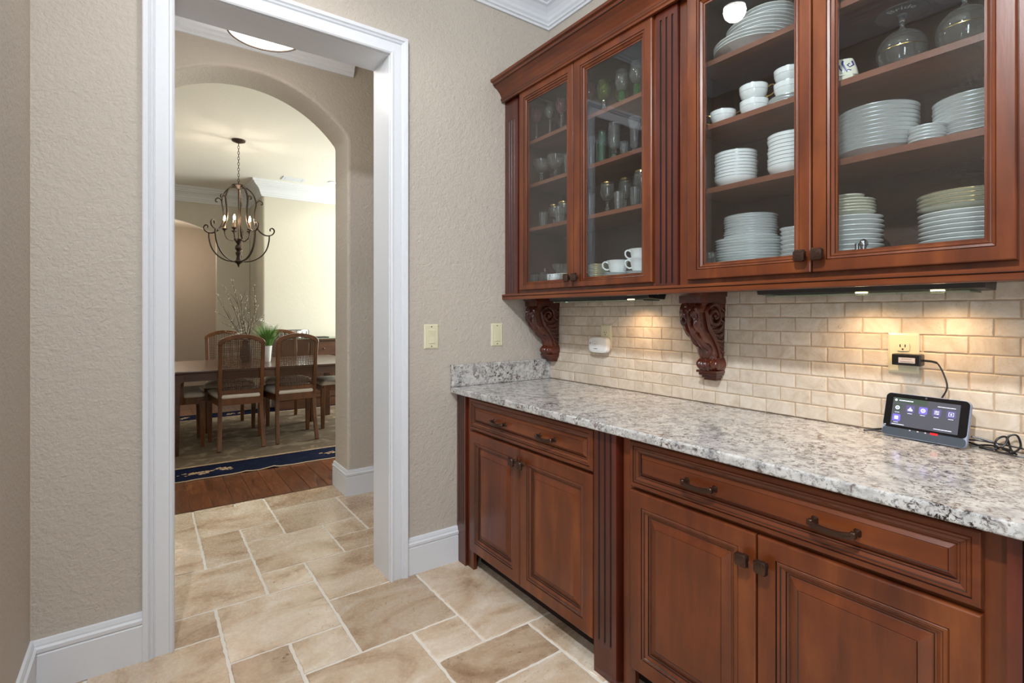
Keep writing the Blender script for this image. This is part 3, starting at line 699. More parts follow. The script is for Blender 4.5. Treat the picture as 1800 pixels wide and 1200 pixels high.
# ------------------------------------------------------------ corbels
def corbel(y0, label):
    u = empty('corbel', (1.89, y0+.055, .99), label, 'corbel')
    yc = y0+.055; wid = .1
    prof = cr([(1.735, 1.305), (1.722, 1.285), (1.718, 1.262), (1.722, 1.236), (1.735, 1.205), (1.760, 1.172), (1.795, 1.145), (1.825, 1.118), (1.838, 1.090), (1.840, 1.076)], 6)
    prof = [(p[0], p[1]) for p in [(q.x, q.y) for q in cr([(a.x, a.y, 0) for a in prof], 2)]]
    # body: front surface grid with carved leaf relief, flat sides
    n = len(prof); NW = 27; vs = []; fs = []
    for i, (x, z) in enumerate(prof):
        t = i/(n-1); hw = .047-.008*t
        for k in range(NW):
            s = -1+2*k/(NW-1); edge = 1-abs(s)**6
            lobe = math.sin(t*26+abs(s)*5.5); vein = math.cos(s*9.5+math.sin(t*6)*.6)
            mid = math.exp(-(s/.16)**2)
            fan = math.sin(14*math.atan2(s*.9, t+.12)); e = (.0050*fan*min(1, abs(s)*4)+.0040*lobe*(abs(s) > .25)+.0050*mid*math.sin(math.pi*t))*edge*(.45+math.sin(math.pi*min(1, t*1.1)))
            a = i; nx, nz = -1, 0
            if 0 < i < n-1:
                dx = prof[i+1][0]-prof[i-1][0]; dz = prof[i+1][1]-prof[i-1][1]; L = math.hypot(dx, dz) or 1; nx, nz = dz/L, -dx/L
                if nx > 0: nx, nz = -nx, -nz
            rnd = .010*(abs(s)**5)
            vs.append((x+nx*e-nx*rnd, yc+s*hw, z+nz*e-nz*rnd))
    for i in range(n-1):
        for k in range(NW-1): fs.append((i*NW+k, i*NW+k+1, (i+1)*NW+k+1, (i+1)*NW+k))
    m = MB(); m.add(vs, fs, 0, True)
    for k, sg in ((0, -1), (NW-1, 1)):
        sv = []; sf = []
        for i, (x, z) in enumerate(prof):
            t = i/(n-1)
            sv += [vs[i*NW+k], (1.900, vs[i*NW+k][1], z)]
        for i in range(n-1): sf.append((2*i, 2*i+1, 2*i+3, 2*i+2))
        m.add(sv, sf)
    m.add([vs[0], vs[NW-1], (1.9, yc+.047, prof[0][1]), (1.9, yc-.047, prof[0][1])], [(0, 1, 2, 3)])
    m.add([vs[-NW], vs[-1], (1.9, yc+.039, prof[-1][1]), (1.9, yc-.039, prof[-1][1])], [(0, 1, 2, 3)])
    m.build('body', 'corbel_wood', u)
    m = MB()
    def slab(x0, hw, z0, z1): m.box(x0, 1.901, yc-hw, yc+hw, z0, z1)
    slab(1.729, .0495, 1.300, 1.330)
    m.prism([(1.729, 1.328), (1.722, 1.333), (1.712, 1.340), (1.710, 1.3525), (1.901, 1.3525), (1.901, 1.328)], yc-.055, yc+.055, lambda a, c, d: (a, d, c))
    m.build('cap', 'corbel_wood', u, bev=.0015, seg=1)
    # shell shaped foot with ribs
    m = MB(); rg = []
    for i in range(9):
        t = i/8; z = 1.080-.052*t; bul = math.sin(math.pi*(.12+.80*t)); pts = []
        for k in range(40):
            a = math.pi*k/39; rb = 1+.055*math.cos(a*15)
            pts.append((1.900-(.052+.036*bul)*rb*math.sin(a)**.55, yc-math.cos(a)*(.036+.013*bul)*(1+.03*math.cos(a*15)), z))
        rg.append(pts)
    m.loft(rg, 0, True); m.build('shell_foot', 'corbel_wood', u)
    m = MB()
    for x0, hw, z0, z1 in ((1.836, .045, 1.021, 1.031), (1.846, .040, 1.010, 1.021), (1.857, .033, .999, 1.010), (1.866, .028, .989, .999)): m.box(x0, 1.901, yc-hw, yc+hw, z0, z1)
    m.build('base', 'corbel_wood', u, bev=.002, seg=2)
    for sg in (-1, 1):
        ys = yc+sg*.0455; m = MB(); pts = []; N = 52
        for k in range(N):
            a = k/(N-1)*1.72*2*math.pi; r = .044*(1-k/(N-1))**.85+.005
            pts.append((1.812-r*math.cos(a+.35), ys+sg*(.004+.010*k/(N-1)), 1.250+r*math.sin(a+.35)))
        lead = cr([(1.868, ys, 1.082), (1.850, ys+sg*.002, 1.125), (1.818, ys+sg*.004, 1.168), (1.786, ys+sg*.004, 1.205), (pts[0][0], pts[0][1], pts[0][2])], 6)[:-1]
        pts = lead+pts; n_ = len(pts)
        m.tube(pts, [.0045+.0045*math.sin(math.pi*min(1, (i+2)/24)/2)*(1-.45*i/n_) for i in range(n_)], 8)
        m.blob((1.812, ys+sg*.012, 1.250), .0085, .008, .0085)
        m.build('scroll', 'corbel_wood', u)
        m = MB()
        for (x0, z0, x1, z1, x2, z2, r0) in ((1.812, 1.196, 1.846, 1.196, 1.884, 1.214, .0065), (1.822, 1.178, 1.852, 1.172, 1.889, 1.184, .0065), (1.834, 1.160, 1.860, 1.150, 1.891, 1.154, .006),
                                    (1.846, 1.141, 1.868, 1.128, 1.892, 1.126, .006), (1.856, 1.120, 1.874, 1.106, 1.893, 1.100, .005), (1.862, 1.240, 1.880, 1.226, 1.892, 1.244, .005), (1.866, 1.286, 1.884, 1.270, 1.893, 1.284, .005)):
            m.tube(cr([(x0, ys, z0), (x1, ys+sg*.006, z1), (x2, ys, z2)], 6), [r0*(.35+.65*math.sin(math.pi*min(1, (i+1)/13.5))) for i in range(13)], 7)
        m.build('leaf_carving', 'corbel_wood', u)['kind'] = 'stuff'
    return u
corbel(1.175, 'carved dark wood corbel in the middle of the stone backsplash')
corbel(2.194, 'carved dark wood corbel in the corner at the end wall')

# ------------------------------------------------------------ wall plates and gadgets
def rplate(m, y0, y1, z0, z1, X, t, mat=0, r=.006):
    """thin plate on the cabinet wall facing -x with softened edge"""
    m.loft([[(X, y0, z0), (X, y1, z0), (X, y1, z1), (X, y0, z1)], [(X-t*.5, y0, z0), (X-t*.5, y1, z0), (X-t*.5, y1, z1), (X-t*.5, y0, z1)],
            [(X-t, y0+r, z0+r), (X-t, y1-r, z0+r), (X-t, y1-r, z1-r), (X-t, y0+r, z1-r)]], mat, False)
def switch(x0, x1, rocker, label):
    u = empty('light_switch', ((x0+x1)/2, D, 1.086), label, 'switch')
    m = MB(); y = D
    m.loft([[(x0, y, 1.086), (x1, y, 1.086), (x1, y, 1.207), (x0, y, 1.207)], [(x0, y-.003, 1.086), (x1, y-.003, 1.086), (x1, y-.003, 1.207), (x0, y-.003, 1.207)],
            [(x0+.006, y-.006, 1.092), (x1-.006, y-.006, 1.092), (x1-.006, y-.006, 1.201), (x0+.006, y-.006, 1.201)]], 0, False)
    m.build('plate', 'ivory_plastic', u)
    xc = (x0+x1)/2; m = MB()
    if rocker: m.prism([(y-.006, 1.112), (y-.0095, 1.113), (y-.0075, 1.146), (y-.011, 1.178), (y-.006, 1.180)], xc-.0165, xc+.0165, lambda a, c, d: (d, a, c)); m.build('rocker', 'ivory_plastic', u)
    else:
        m.box(xc-.0165, xc+.0165, y-.0085, y-.006, 1.112, 1.180); m.build('paddle', 'ivory_plastic', u, bev=.001)
        m = MB(); m.box(xc-.012, xc+.012, y-.011, y-.0085, 1.113, 1.1175); m.build('dimmer_bar', 'ivory_plastic', u)
    m = MB()
    for z in (1.098, 1.195): m.lathe([(0, -.0005), (.003, -.0005), (.003, .0008), (0, .0008)], 8, (0, 0, 0))
    v = m.v; h = len(v)//2
    for i, q in enumerate(v): v[i] = Vector((xc+q.x, y-.0062-q.z, (1.098 if i < h else 1.195)+q.y))
    m.build('screw', 'slot_dark', u)['kind'] = 'stuff'
switch(1.113, 1.191, True, 'ivory light switch beside the white door casing')
switch(1.507, 1.581, False, 'ivory dimmer switch left of the corner corbel')
XW = W-.009
def outlet(y0, y1, z0, z1, label):
    u = empty('wall_outlet', (XW, (y0+y1)/2, z0), label, 'outlet')
    m = MB(); rplate(m, y0, y1, z0, z1, XW, .006); m.build('plate', 'ivory_plastic', u)
    yc = (y0+y1)/2
    for zc in ((z0+z1)/2+.0195, (z0+z1)/2-.0195):
        m = MB(); o = [(yc+.0165*max(-1, min(1, 1.25*math.cos(a))), zc+.0165*max(-.82, min(.82, math.sin(a)))) for a in [2*math.pi*k/24 for k in range(24)]]
        m.prism(o, XW-.0085, XW-.005, lambda a, c, d: (d, a, c)); r = m.build('receptacle', 'ivory_plastic', u)
        m = MB()
        for dy in (-.0065, .0065): m.box(XW-.0092, XW-.0083, yc+dy-.0012, yc+dy+.0012, zc-.001, zc+.007)
        m.box(XW-.0092, XW-.0083, yc-.0022, yc+.0022, zc-.010, zc-.0055); m.build('slots', 'slot_dark', r)['kind'] = 'stuff'
    return u
outlet(.547, .626, 1.078, 1.200, 'ivory wall outlet above the tablet with a black plug in it')
outlet(1.803, 1.878, 1.082, 1.203, 'ivory wall outlet behind the white alarm in the left backsplash')
# plug-in alarm
u = empty('plug_in_alarm', (1.88, 1.87, 1.058), 'rounded white plug-in alarm on the left backsplash outlet', 'alarm')
m = MB(); rg = []
for x, s in ((XW-.0095, .94), (XW-.016, 1.0), (XW-.030, .99), (XW-.038, .93), (XW-.041, .80)):
    pts = []
    for k in range(40):
        a = 2*math.pi*k/40; c, sn = math.cos(a), math.sin(a); e = .45
        pts.append((x, 1.866+.066*s*math.copysign(abs(c)**e, c), 1.101+.041*s*math.copysign(abs(sn)**e, sn)))
    rg.append(pts)
m.loft(rg, 0, True); al = m.build('case', 'white_plastic', u)
m = MB()
for k in range(24):
    a0, a1 = 2*math.pi*k/24, 2*math.pi*(k+.6)/24
    m.tube([(XW-.0415, 1.882+.016*math.cos(a), 1.109+.012*math.sin(a)) for a in (a0, (a0+a1)/2, a1)], .0004, 4)
m.box(XW-.0418, XW-.041, 1.876, 1.888, 1.105, 1.1065); m.build('test_button_ring', 'ink', u)['kind'] = 'stuff'
m = MB(); m.box(XW-.0418, XW-.040, 1.913, 1.916, 1.104, 1.113)
for k in range(7): m.box(XW-.0418, XW-.041, 1.864+k*.0038, 1.8668+k*.0038, 1.081, 1.0835)
m.build('fine_print', 'ink', u)['kind'] = 'stuff'
# power adapter and cord
u = empty('power_adapter', (1.85, .575, 1.102), 'black power adapter plugged into the outlet above the tablet', 'adapter')
m = MB(); m.box(XW-.047, XW-.0095, .531, .603, 1.104, 1.138); m.build('body', 'black_plastic', u, bev=.003)
m = MB(); m.box(XW-.0476, XW-.047, .544, .585, 1.112, 1.128); lp = m.build('label', 'label_paper', u)
m = MB(); m.box(XW-.048, XW-.0476, .552, .577, 1.1235, 1.1243); m.box(XW-.048, XW-.0476, .547, .582, 1.1155, 1.1164); m.build('fine_print', 'ink', lp)['kind'] = 'stuff'
m = MB(); m.tube(cr([(1.872, .532, 1.121), (1.872, .505, 1.119), (1.871, .492, 1.110), (1.871, .478, 1.075), (1.871, .474, 1.045), (1.870, .488, 1.01), (1.868, .50, .975), (1.865, .505, .93), (1.860, .50, .894)], 6), [.0034]*10+[.0022]*39, 8)
m.build('cord', 'black_plastic', u)
# tablet on its stand
TB = Vector((1.834, .624, .8925)); TE = Vector((1.812, .418, .8925)); ux = (TE-TB).normalized(); tw = (TE-TB).length
back = Vector((-ux.y, ux.x, 0)); back = back if back.x > 0 else -back
tilt = R(16); uy = (Vector((0, 0, 1))*math.cos(tilt)+back*math.sin(tilt)); un = ux.cross(uy); un = un if un.x < 0 else -un
TH_ = .131
def tp(a, c, d): return TB+ux*a+uy*c+un*d
def rr(w0, w1, h0, h1, r, n=5):
    out = []
    for cx, cy, a0 in ((w1-r, h1-r, 0), (w0+r, h1-r, 90), (w0+r, h0+r, 180), (w1-r, h0+r, 270)):
        for k in range(n+1): a = R(a0+90*k/n); out.append((cx+r*math.cos(a), cy+r*math.sin(a)))
    return out
tb = empty('smart_tablet', (1.83, .52, .888), 'dark smart home tablet leaning on the granite counter', 'tablet')
m = MB(); m.loft([[tp(a, c, d) for a, c in rr(i, tw-i, i, TH_-i, .014-i*.5)] for d, i in ((-.014, .004), (-.010, .0), (-.002, .0), (0, .0012))], 0, False); m.build('case', 'light_rim_plastic', tb)
m = MB(); m.loft([[tp(a, c, d) for a, c in rr(.002, tw-.002, .026, TH_-.002, .012)] for d in (-.001, .0008)], 0, False); m.build('bezel', 'screen_black', tb)
m = MB(); m.loft([[tp(a, c, d) for a, c in rr(.002, tw-.002, .002, .0262, .010)] for d in (-.001, .0007)], 0, False); m.build('speaker_strip', 'slate_plastic', tb)
sx0, sx1, sy0, sy1 = .021, tw-.022, .033, TH_-.014
def q(m, a0, a1, c0, c1, d, mat=0): m.add([tp(a0, c0, d), tp(a1, c0, d), tp(a1, c1, d), tp(a0, c1, d)], [(0, 1, 2, 3)], mat)
m = MB(); q(m, sx0, sx1, sy0, sy1, .0010); sc_ = m.build('screen', 'screen_grey', tb)
m = MB(); q(m, sx0, sx0+.088, sy1-.015, sy1, .0012); m.build('header_bar', 'screen_green', sc_)
SW, SH = sx1-sx0, sy1-sy0
def icon(ix, iy, w, mats):
    m = MB(); a, c = sx0+ix*SW, sy1-iy*SH
    m.add([tp(x, y, .0013) for x, y in rr(a-w/2, a+w/2, c-w/2, c+w/2, .003, 3)], [tuple(range(16))], 0)
    return m, a, c
icons = [(.085, .36, 'screen_green'), (.285, .36, 'icon_dim'), (.48, .36, 'icon_purple'), (.68, .36, 'icon_dim'), (.885, .36, 'icon_dim'), (.085, .72, 'icon_purple')]
for k, (ix, iy, mt) in enumerate(icons):
    m, a, c = icon(ix, iy, .021, None)
    if k in (0, 2):
        m.add([tp(a+.006*math.cos(2*math.pi*j/16), c+.006*math.sin(2*math.pi*j/16), .0015) for j in range(16)]+[tp(a+.0035*math.cos(2*math.pi*j/16), c+.0035*math.sin(2*math.pi*j/16), .0015) for j in range(16)], [(j, (j+1) % 16, 16+(j+1) % 16, 16+j) for j in range(16)], 1)
        q(m, a-.0015, a+.0015, c-.0015, c+.0015, .0015, 1)
    elif k == 1:
        q(m, a-.006, a+.006, c-.006, c-.001, .0015, 1); m.add([tp(a-.004, c-.001, .0015), tp(a+.004, c-.001, .0015), tp(a, c+.006, .0015)], [(0, 1, 2)], 1)
    elif k == 3:
        for dy in (-.004, 0, .004): q(m, a-.006, a+.006, c+dy-.0007, c+dy+.0007, .0015, 1)
        q(m, a-.003, a, c+.0025, c+.0055, .0016, 1); q(m, a+.001, a+.004, c-.0055, c-.0025, .0016, 1)
    elif k == 4:
        for y_ in (-.0055, .0045): q(m, a-.006, a+.006, c+y_, c+y_+.001, .0015, 1)
        for x_ in (-.006, .005): q(m, a+x_, a+x_+.001, c-.0055, c+.0055, .0015, 1)
        q(m, a-.002, a+.002, c-.002, c+.002, .0015, 1)
    else: q(m, a-.005, a+.005, c-.005, c+.005, .0015, 1)
    q(m, a-.006, a+.006, c-.0145, c-.0132, .0013, 1)
    m.build('icon', (mt, 'icon_white'), sc_)
m = MB()
q(m, sx0+.016, sx0+.052, sy1-.009, sy1-.0065, .0014); q(m, sx1-.052, sx1-.010, sy1-.0135, sy1-.0118, .0014)
q(m, sx0+.004, sx0+.036, sy0+.003, sy0+.0046, .0014); q(m, sx1-.056, sx1-.014, sy0+.006, sy0+.0078, .0014)
m.add([tp(sx0+.008+.0035*math.cos(j*math.pi/5), sy1-.0075+.0035*math.sin(j*math.pi/5), .0014) for j in range(10)], [tuple(range(10))])
m.build('screen_lines', 'icon_white', sc_)['kind'] = 'stuff'
m = MB(); q(m, tw*.595, tw*.680, .022, .0275, .0012); bt = m.build('red_button', 'button_red', tb); bt['label'] = 'red emergency button'
m = MB()
for f_ in (.355, .45, .54): q(m, tw*f_-.002, tw*f_+.002, .0225, .0255, .0011)
q(m, .006, .010, .030, .033, .0012); m.build('status_light', 'label_paper', tb)['kind'] = 'stuff'
m = MB(); m.add([tp(tw/2+.003*math.cos(j*math.pi/6), TH_-.007+.003*math.sin(j*math.pi/6), .0012) for j in range(12)], [tuple(range(12))]); m.build('camera_lens', 'slate_plastic', tb)
m = MB(); m.loft([[tp(tw*.3, .01, -.012), tp(tw*.7, .01, -.012), tp(tw*.7, .09, -.012), tp(tw*.3, .09, -.012)], [tp(tw*.34, .0, -.0)+back*.052, tp(tw*.66, .0, -.0)+back*.052, tp(tw*.64, .03, 0)+back*.05, tp(tw*.36, .03, 0)+back*.05]], 0, False)
m.build('stand', 'black_plastic', tb)
m = MB()
zc = .8905
m.tube(cr([(1.868, .43, zc+.012), (1.850, .40, zc+.010), (1.848, .375, zc+.006), (1.858, .35, zc+.020), (1.874, .345, zc+.042), (1.880, .33, zc+.046), (1.872, .322, zc+.020), (1.846, .335, zc+.004), (1.855, .365, zc+.002), (1.876, .37, zc+.026), (1.882, .352, zc+.038), (1.872, .34, zc+.008), (1.845, .325, zc+.003)], 7), .0026, 7)
m.tube(cr([(1.862, .43, zc+.018), (1.858, .40, zc+.022), (1.872, .36, zc+.018), (1.884, .31, zc+.012), (1.884, .275, zc+.006), (1.868, .262, zc+.002), (1.835, .282, zc+.002), (1.825, .32, zc+.002), (1.838, .36, zc+.003), (1.852, .40, zc+.004)], 7), .0022, 7)
m.tube(cr([(1.866, .42, zc+.028), (1.870, .38, zc+.022), (1.864, .35, zc+.006), (1.848, .335, zc+.010), (1.845, .36, zc+.016), (1.858, .39, zc+.012), (1.850, .42, zc+.004)], 7), .0026, 7)
m.blob((1.848, .335, zc+.005), .008, .006, .006)
tag(m.build('coiled_cord', 'black_plastic'), 'tangled black cord on the counter right of the tablet', 'cord')
m = MB(); m.tube(cr([(1.868, .612, zc+.015), (1.862, .640, zc+.010), (1.852, .668, zc+.003), (1.845, .672, zc+.002), (1.850, .660, zc+.004), (1.860, .640, zc+.004), (1.868, .615, zc+.003)], 6), .0028, 7)
tag(m.build('cord_loop', 'black_plastic'), 'short loop of black cord on the counter left of the tablet', 'cord')

# ------------------------------------------------------------ china and glass in the cabinets
ORD = ['bottom', 'second', 'third', 'fourth', 'fifth', 'sixth', 'seventh', 'eighth', 'ninth', 'tenth', 'eleventh', 'twelfth', 'thirteenth', 'fourteenth', 'fifteenth']
def rank(k, n): return 'bottom one' if k == 0 else ('top one' if k == n-1 else ORD[k]+' from bottom')
protos = {}
def proto(key, make):
    if key not in protos: protos[key] = make()
    return protos[key]
def plate_mesh(r, h, foot, wall, mats, rim_mat=None, scallop=0, ns=0):
    m = MB(); t = .0032
    pr = [(0, .0015), (foot*.9, .0015), (foot*.94, 0), (foot, 0), (foot*1.03, .002), (r*wall, h*.45), (r*.985, h-t), (r, h-t*.7), (r, h-t*.25), (r*.988, h), (r*wall*.96, h*.45+t), (foot, t+.001), (0, t+.001)]
    mt = [0]*(len(pr)-1)
    if rim_mat is not None: mt[7] = 1
    m.lathe(pr, 40 if not ns else 72, mats=mt, rib=scallop, nrib=ns)
    return m.build('plate', mats, world=False, me_only=True)
def stack(name, cat, group, label, mk, x, y, z, n, step, jit=.0015, dx=0, dy=0):
    me = mk() if callable(mk) else mk
    for k in range(n):
        o = bpy.data.objects.new(name, me); COL.objects.link(o)
        o.location = (x+rt.uniform(-jit, jit)+dx*k, y+rt.uniform(-jit, jit)+dy*k, z+step*k); o.rotation_euler[2] = rt.uniform(0, 6)
        tag(o, label.format(rank(k, n)), cat, group)
P_ = ('porcelain', 'silver_line')
Z1, Z2, Z3, ZB = 1.7063, 1.9333, 2.1583, 1.4003
big = plate_mesh(.116, .019, .062, .66, P_, 1); small = plate_mesh(.088, .017, .048, .68, P_, 1)
# wide display cabinet, left door
stack('dinner_plate', 'plate', 'dinner plates on the cabinet floor behind left door', 'white dinner plate, {} of the wide stack beside the crystal holder', big, 1.765, 1.004, ZB, 12, .0095)
stack('salad_plate', 'plate', 'salad plates on top of the dinner plates', 'white salad plate, {} of the narrow stack topping the dinner plates', small, 1.765, 1.002, ZB+12*.0095+.006, 9, .0087)
def bowlm(r, h, foot, mats=P_):
    m = MB(); t = .0032
    pr = [(0, .002), (foot*.86, .002), (foot*.9, 0), (foot, 0), (foot*1.02, .003), (r*.86, h*.45), (r*.975, h*.8), (r*.995, h-.002), (r, h), (r-t, h-.0005), (r*.94-t, h*.78), (r*.82, h*.45), (foot, t+.003), (0, t+.003)]
    mt = [0]*(len(pr)-1); mt[7] = 1
    m.lathe(pr, 36, mats=mt); return m.build('bowl', mats, world=False, me_only=True)
bowlA = bowlm(.072, .040, .040)
stack('bowl', 'bowl', 'bowls on the second shelf', 'white bowl, {} of the left bowl stack above the dinner plates', bowlA, 1.735, 1.040, Z1, 9, .0112)
bowlB = bowlm(.069, .044, .038)
stack('bowl', 'bowl', 'bowls on the second shelf', 'white bowl, {} of the right bowl stack beside the door frame', bowlB, 1.742, .850, Z1, 9, .0125)
cupm = plate_mesh(.046, .026, .022, .8, P_, 1)
stack('small_bowl', 'bowl', 'small bowls behind the door knob', 'small white bowl, {} of the narrow stack behind the door knob', cupm, 1.745, .835, ZB, 9, .0145)
platter = plate_mesh(.128, .034, .060, .62, P_, None); pl2 = plate_mesh(.112, .030, .058, .62, P_, None); pl3 = plate_mesh(.094, .028, .052, .62, P_, None)
stack('platter', 'platter', 'platters on the top shelf', 'white platter, {} of the wide lowest group on the top shelf', platter, 1.755, .990, Z3, 3, .011, 0)
stack('platter', 'platter', 'platters on the top shelf', 'white platter, {} of the middle group on the top shelf', pl2, 1.765, .965, Z3+.037, 4, .0125, 0)
stack('platter', 'platter', 'platters on the top shelf', 'white platter, {} of the small topmost group on the top shelf', pl3, 1.780, .945, Z3+.092, 3, .0125, 0)
def cup(r, h, label, group, loc, rot, handles=1, up=True, gold=True, flare=1.0):
    u = empty('teacup', loc, label, 'cup', group, rz=rot); t = .0025
    pr = [(0, .003), (r*.5, .003), (r*.52, 0), (r*.58, 0), (r*.62, .006), (r*.86, h*.35), (r*.97, h*.635), (r*.972, h*.655), (r*flare, h-.0014), (r*flare, h), (r*flare-t, h), (r*.93, h*.6), (r*.8, h*.35), (r*.5, .008), (0, .008)]
    mt = [0]*(len(pr)-1); mt[6] = 1; mt[8] = 1
    m = MB(); m.lathe(pr, 32, mats=mt); m.build('body', ('porcelain', 'silver_line'), u, world=False)
    for k in range(handles):
        s = 1 if k == 0 else -1; m = MB()
        m.tube(cr([(s*r*.93, 0, h*.80), (s*(r+.012), 0, h*.92), (s*(r+.022), 0, h*.72), (s*(r+.018), 0, h*.42), (s*(r+.004), 0, h*.26), (s*r*.80, 0, h*.24)], 5), .0028, 7)
        m.build('handle', 'gold' if gold else 'porcelain', u, world=False)
    return u
def saucer_(loc, label, group, r=.062):
    me = proto('saucer%g' % r, lambda: plate_mesh(r, .014, .03, .6, P_, 1)); o = bpy.data.objects.new('saucer', me); COL.objects.link(o); o.location = loc; return tag(o, label, 'saucer', group)
G2 = 'cups on the third shelf'
cup(.044, .050, 'low white soup cup with two gold handles on the cup shelf', G2, (1.690, 1.062, Z2), R(-58), 2)
cup(.046, .056, 'lower white cup of the stacked pair on the cup shelf', G2, (1.705, .955, Z2), R(-62))
cup(.046, .056, 'upper white cup of the stacked pair with raised gold handle', G2, (1.706, .957, Z2+.052), R(-70))
for k in range(3): saucer_((1.722, .845, Z2+.0085*k), 'white saucer, %s under the rightmost cups on the cup shelf' % rank(k, 3), 'saucers on the cup shelf')
cup(.046, .052, 'lower white cup on the saucer pile on the cup shelf', G2, (1.722, .845, Z2+.030), R(-75))
cup(.046, .052, 'upper white cup on the saucer pile on the cup shelf', G2, (1.723, .845, Z2+.075), R(-65))
def solid(prof, seg=24, rib=0, nrib=0): m = MB(); m.lathe(prof, seg, rib=rib, nrib=nrib); return m
m = MB(); m.lathe([(0, 0), (.022, 0), (.026, .02), (.026, .075), (.022, .082), (.014, .082), (.012, .06), (0, .06)], 32, (1.672, 1.108, ZB), rib=.05, nrib=10)
tag(m.build('candle_holder', 'clear_glass'), 'round crystal candle holder beside the wide dinner plate stack', 'candle holder')
# wide display cabinet, right door
bigA = plate_mesh(.101, .026, .056, .72, P_, 1)
stack('soup_plate', 'plate', 'soup plates on the second shelf', 'white soup plate, {} of the tall stack behind the right door', bigA, 1.752, .607, Z1, 11, .0118)
sm = plate_mesh(.042, .012, .022, .65, P_, 1)
stack('small_saucer', 'saucer', 'small saucers between the soup plates and bread plates', 'small white saucer, {} of the low pile between two plate stacks', sm, 1.690, .470, Z1, 5, .0088)
br = plate_mesh(.086, .020, .046, .7, P_, 1)
stack('bread_plate', 'plate', 'bread plates on the second shelf', 'white bread plate, {} of the stack at the right end of its shelf', br, 1.770, .392, Z1, 10, .0105)
dp = plate_mesh(.085, .021, .050, .74, P_, None)
stack('deep_plate', 'plate', 'deep plates on the cabinet floor behind right door', 'white deep plate, {} of the stack under the ribbed bowls', dp, 1.750, .676, ZB, 10, .0142)
fl_ = plate_mesh(.072, .016, .046, .8, ('cream_china', 'gold'), None, .018, 26)
stack('ribbed_bowl', 'bowl', 'ribbed bowls on the deep plates', 'small ribbed cream bowl, {} on top of the deep plates', fl_, 1.750, .684, ZB+.150, 5, .0088)
m = MB(); m.lathe([(0, 0), (.030, .001), (.044, .010), (.045, .014), (.041, .015), (.028, .006), (0, .004)], 32, (1.750, .684, ZB+.204)); tag(m.build('shallow_dish', 'cream_china'), 'shallow cream dish crowning the ribbed bowl pile', 'dish')
ch = plate_mesh(.104, .018, .060, .7, P_, None); cg = plate_mesh(.106, .018, .060, .7, ('cream_china', 'gold'), 1)
stack('charger_plate', 'plate', 'charger plates in the right corner of the cabinet', 'white charger plate, {} of the broad stack in the right corner', ch, 1.765, .404, ZB, 10, .0118)
stack('gold_rim_plate', 'plate', 'gold rimmed plates on the charger plates', 'cream gold rimmed plate, {} of the four on the charger plates', cg, 1.766, .405, ZB+.125, 4, .0108)
u = empty('salt_shaker', (1.640, .600, ZB), 'small metal shaker pair piece in front of the deep plates', 'shaker')
m = MB(); m.lathe([(0, 0), (.009, 0), (.010, .02), (.007, .045), (.010, .056), (.010, .062), (.004, .069), (0, .070)], 20); m.build('body', 'steel', u, world=False)
m = MB(); m.lathe([(0, .050), (.0105, .050), (.0115, .054), (.0105, .058), (0, .058)], 20); m.build('collar', 'steel', u, world=False)
m = MB(); m.lathe([(0, 0), (.006, 0), (.007, .03), (.005, .05), (.006, .058), (0, .061)], 16, (1.645, .618, ZB)); tag(m.build('pepper_shaker', 'steel'), 'slim metal shaker left of the small metal shaker', 'shaker')
# blue and white cup upside down on a dish
u = empty('painted_cup', (1.690, .672, Z2+.022), 'white cup with blue brush pattern upside down on its dish', 'cup', rz=R(30))
m = MB(); rg = []
for z, s in ((0, .036), (.004, .037), (.020, .034), (.045, .027), (.052, .024), (.053, .020)):
    rg.append([(s*1.0*math.copysign(abs(math.cos(a))**.5, math.cos(a)), s*1.0*math.copysign(abs(math.sin(a))**.5, math.sin(a)), z) for a in [2*math.pi*k/32 for k in range(32)]])
m.loft(rg, 0, True); m.build('body', 'cream_china', u, world=False)
m = MB()
for side in range(4):
    ca, sa = math.cos(side*math.pi/2), math.sin(side*math.pi/2)
    for pts, r in (([(-.018, .040), (-.022, .028), (-.012, .022), (-.006, .030), (-.012, .034)], .0022), ([(-.006, .008), (0, .020), (.006, .036), (.005, .044)], .0032), ([(.004, .010), (.012, .020), (.014, .032)], .0026), ([(-.016, .012), (-.008, .014), (-.002, .012)], .0024)):
        m.tube([(p[0]*ca-(.0345-.19*(max(0, p[1]-.01)))*sa, p[0]*sa+(.0345-.19*max(0, p[1]-.01))*ca, p[1]) for p in pts], r, 5)
m.build('brush_pattern', 'blue_glaze', u, world=False)
m = MB(); m.box(1.655, 1.725, .632, .712, Z2, Z2+.021); tag(m.build('cup_box', 'cream_china', bev=.004), 'small cream dish box under the blue patterned cup', 'box')

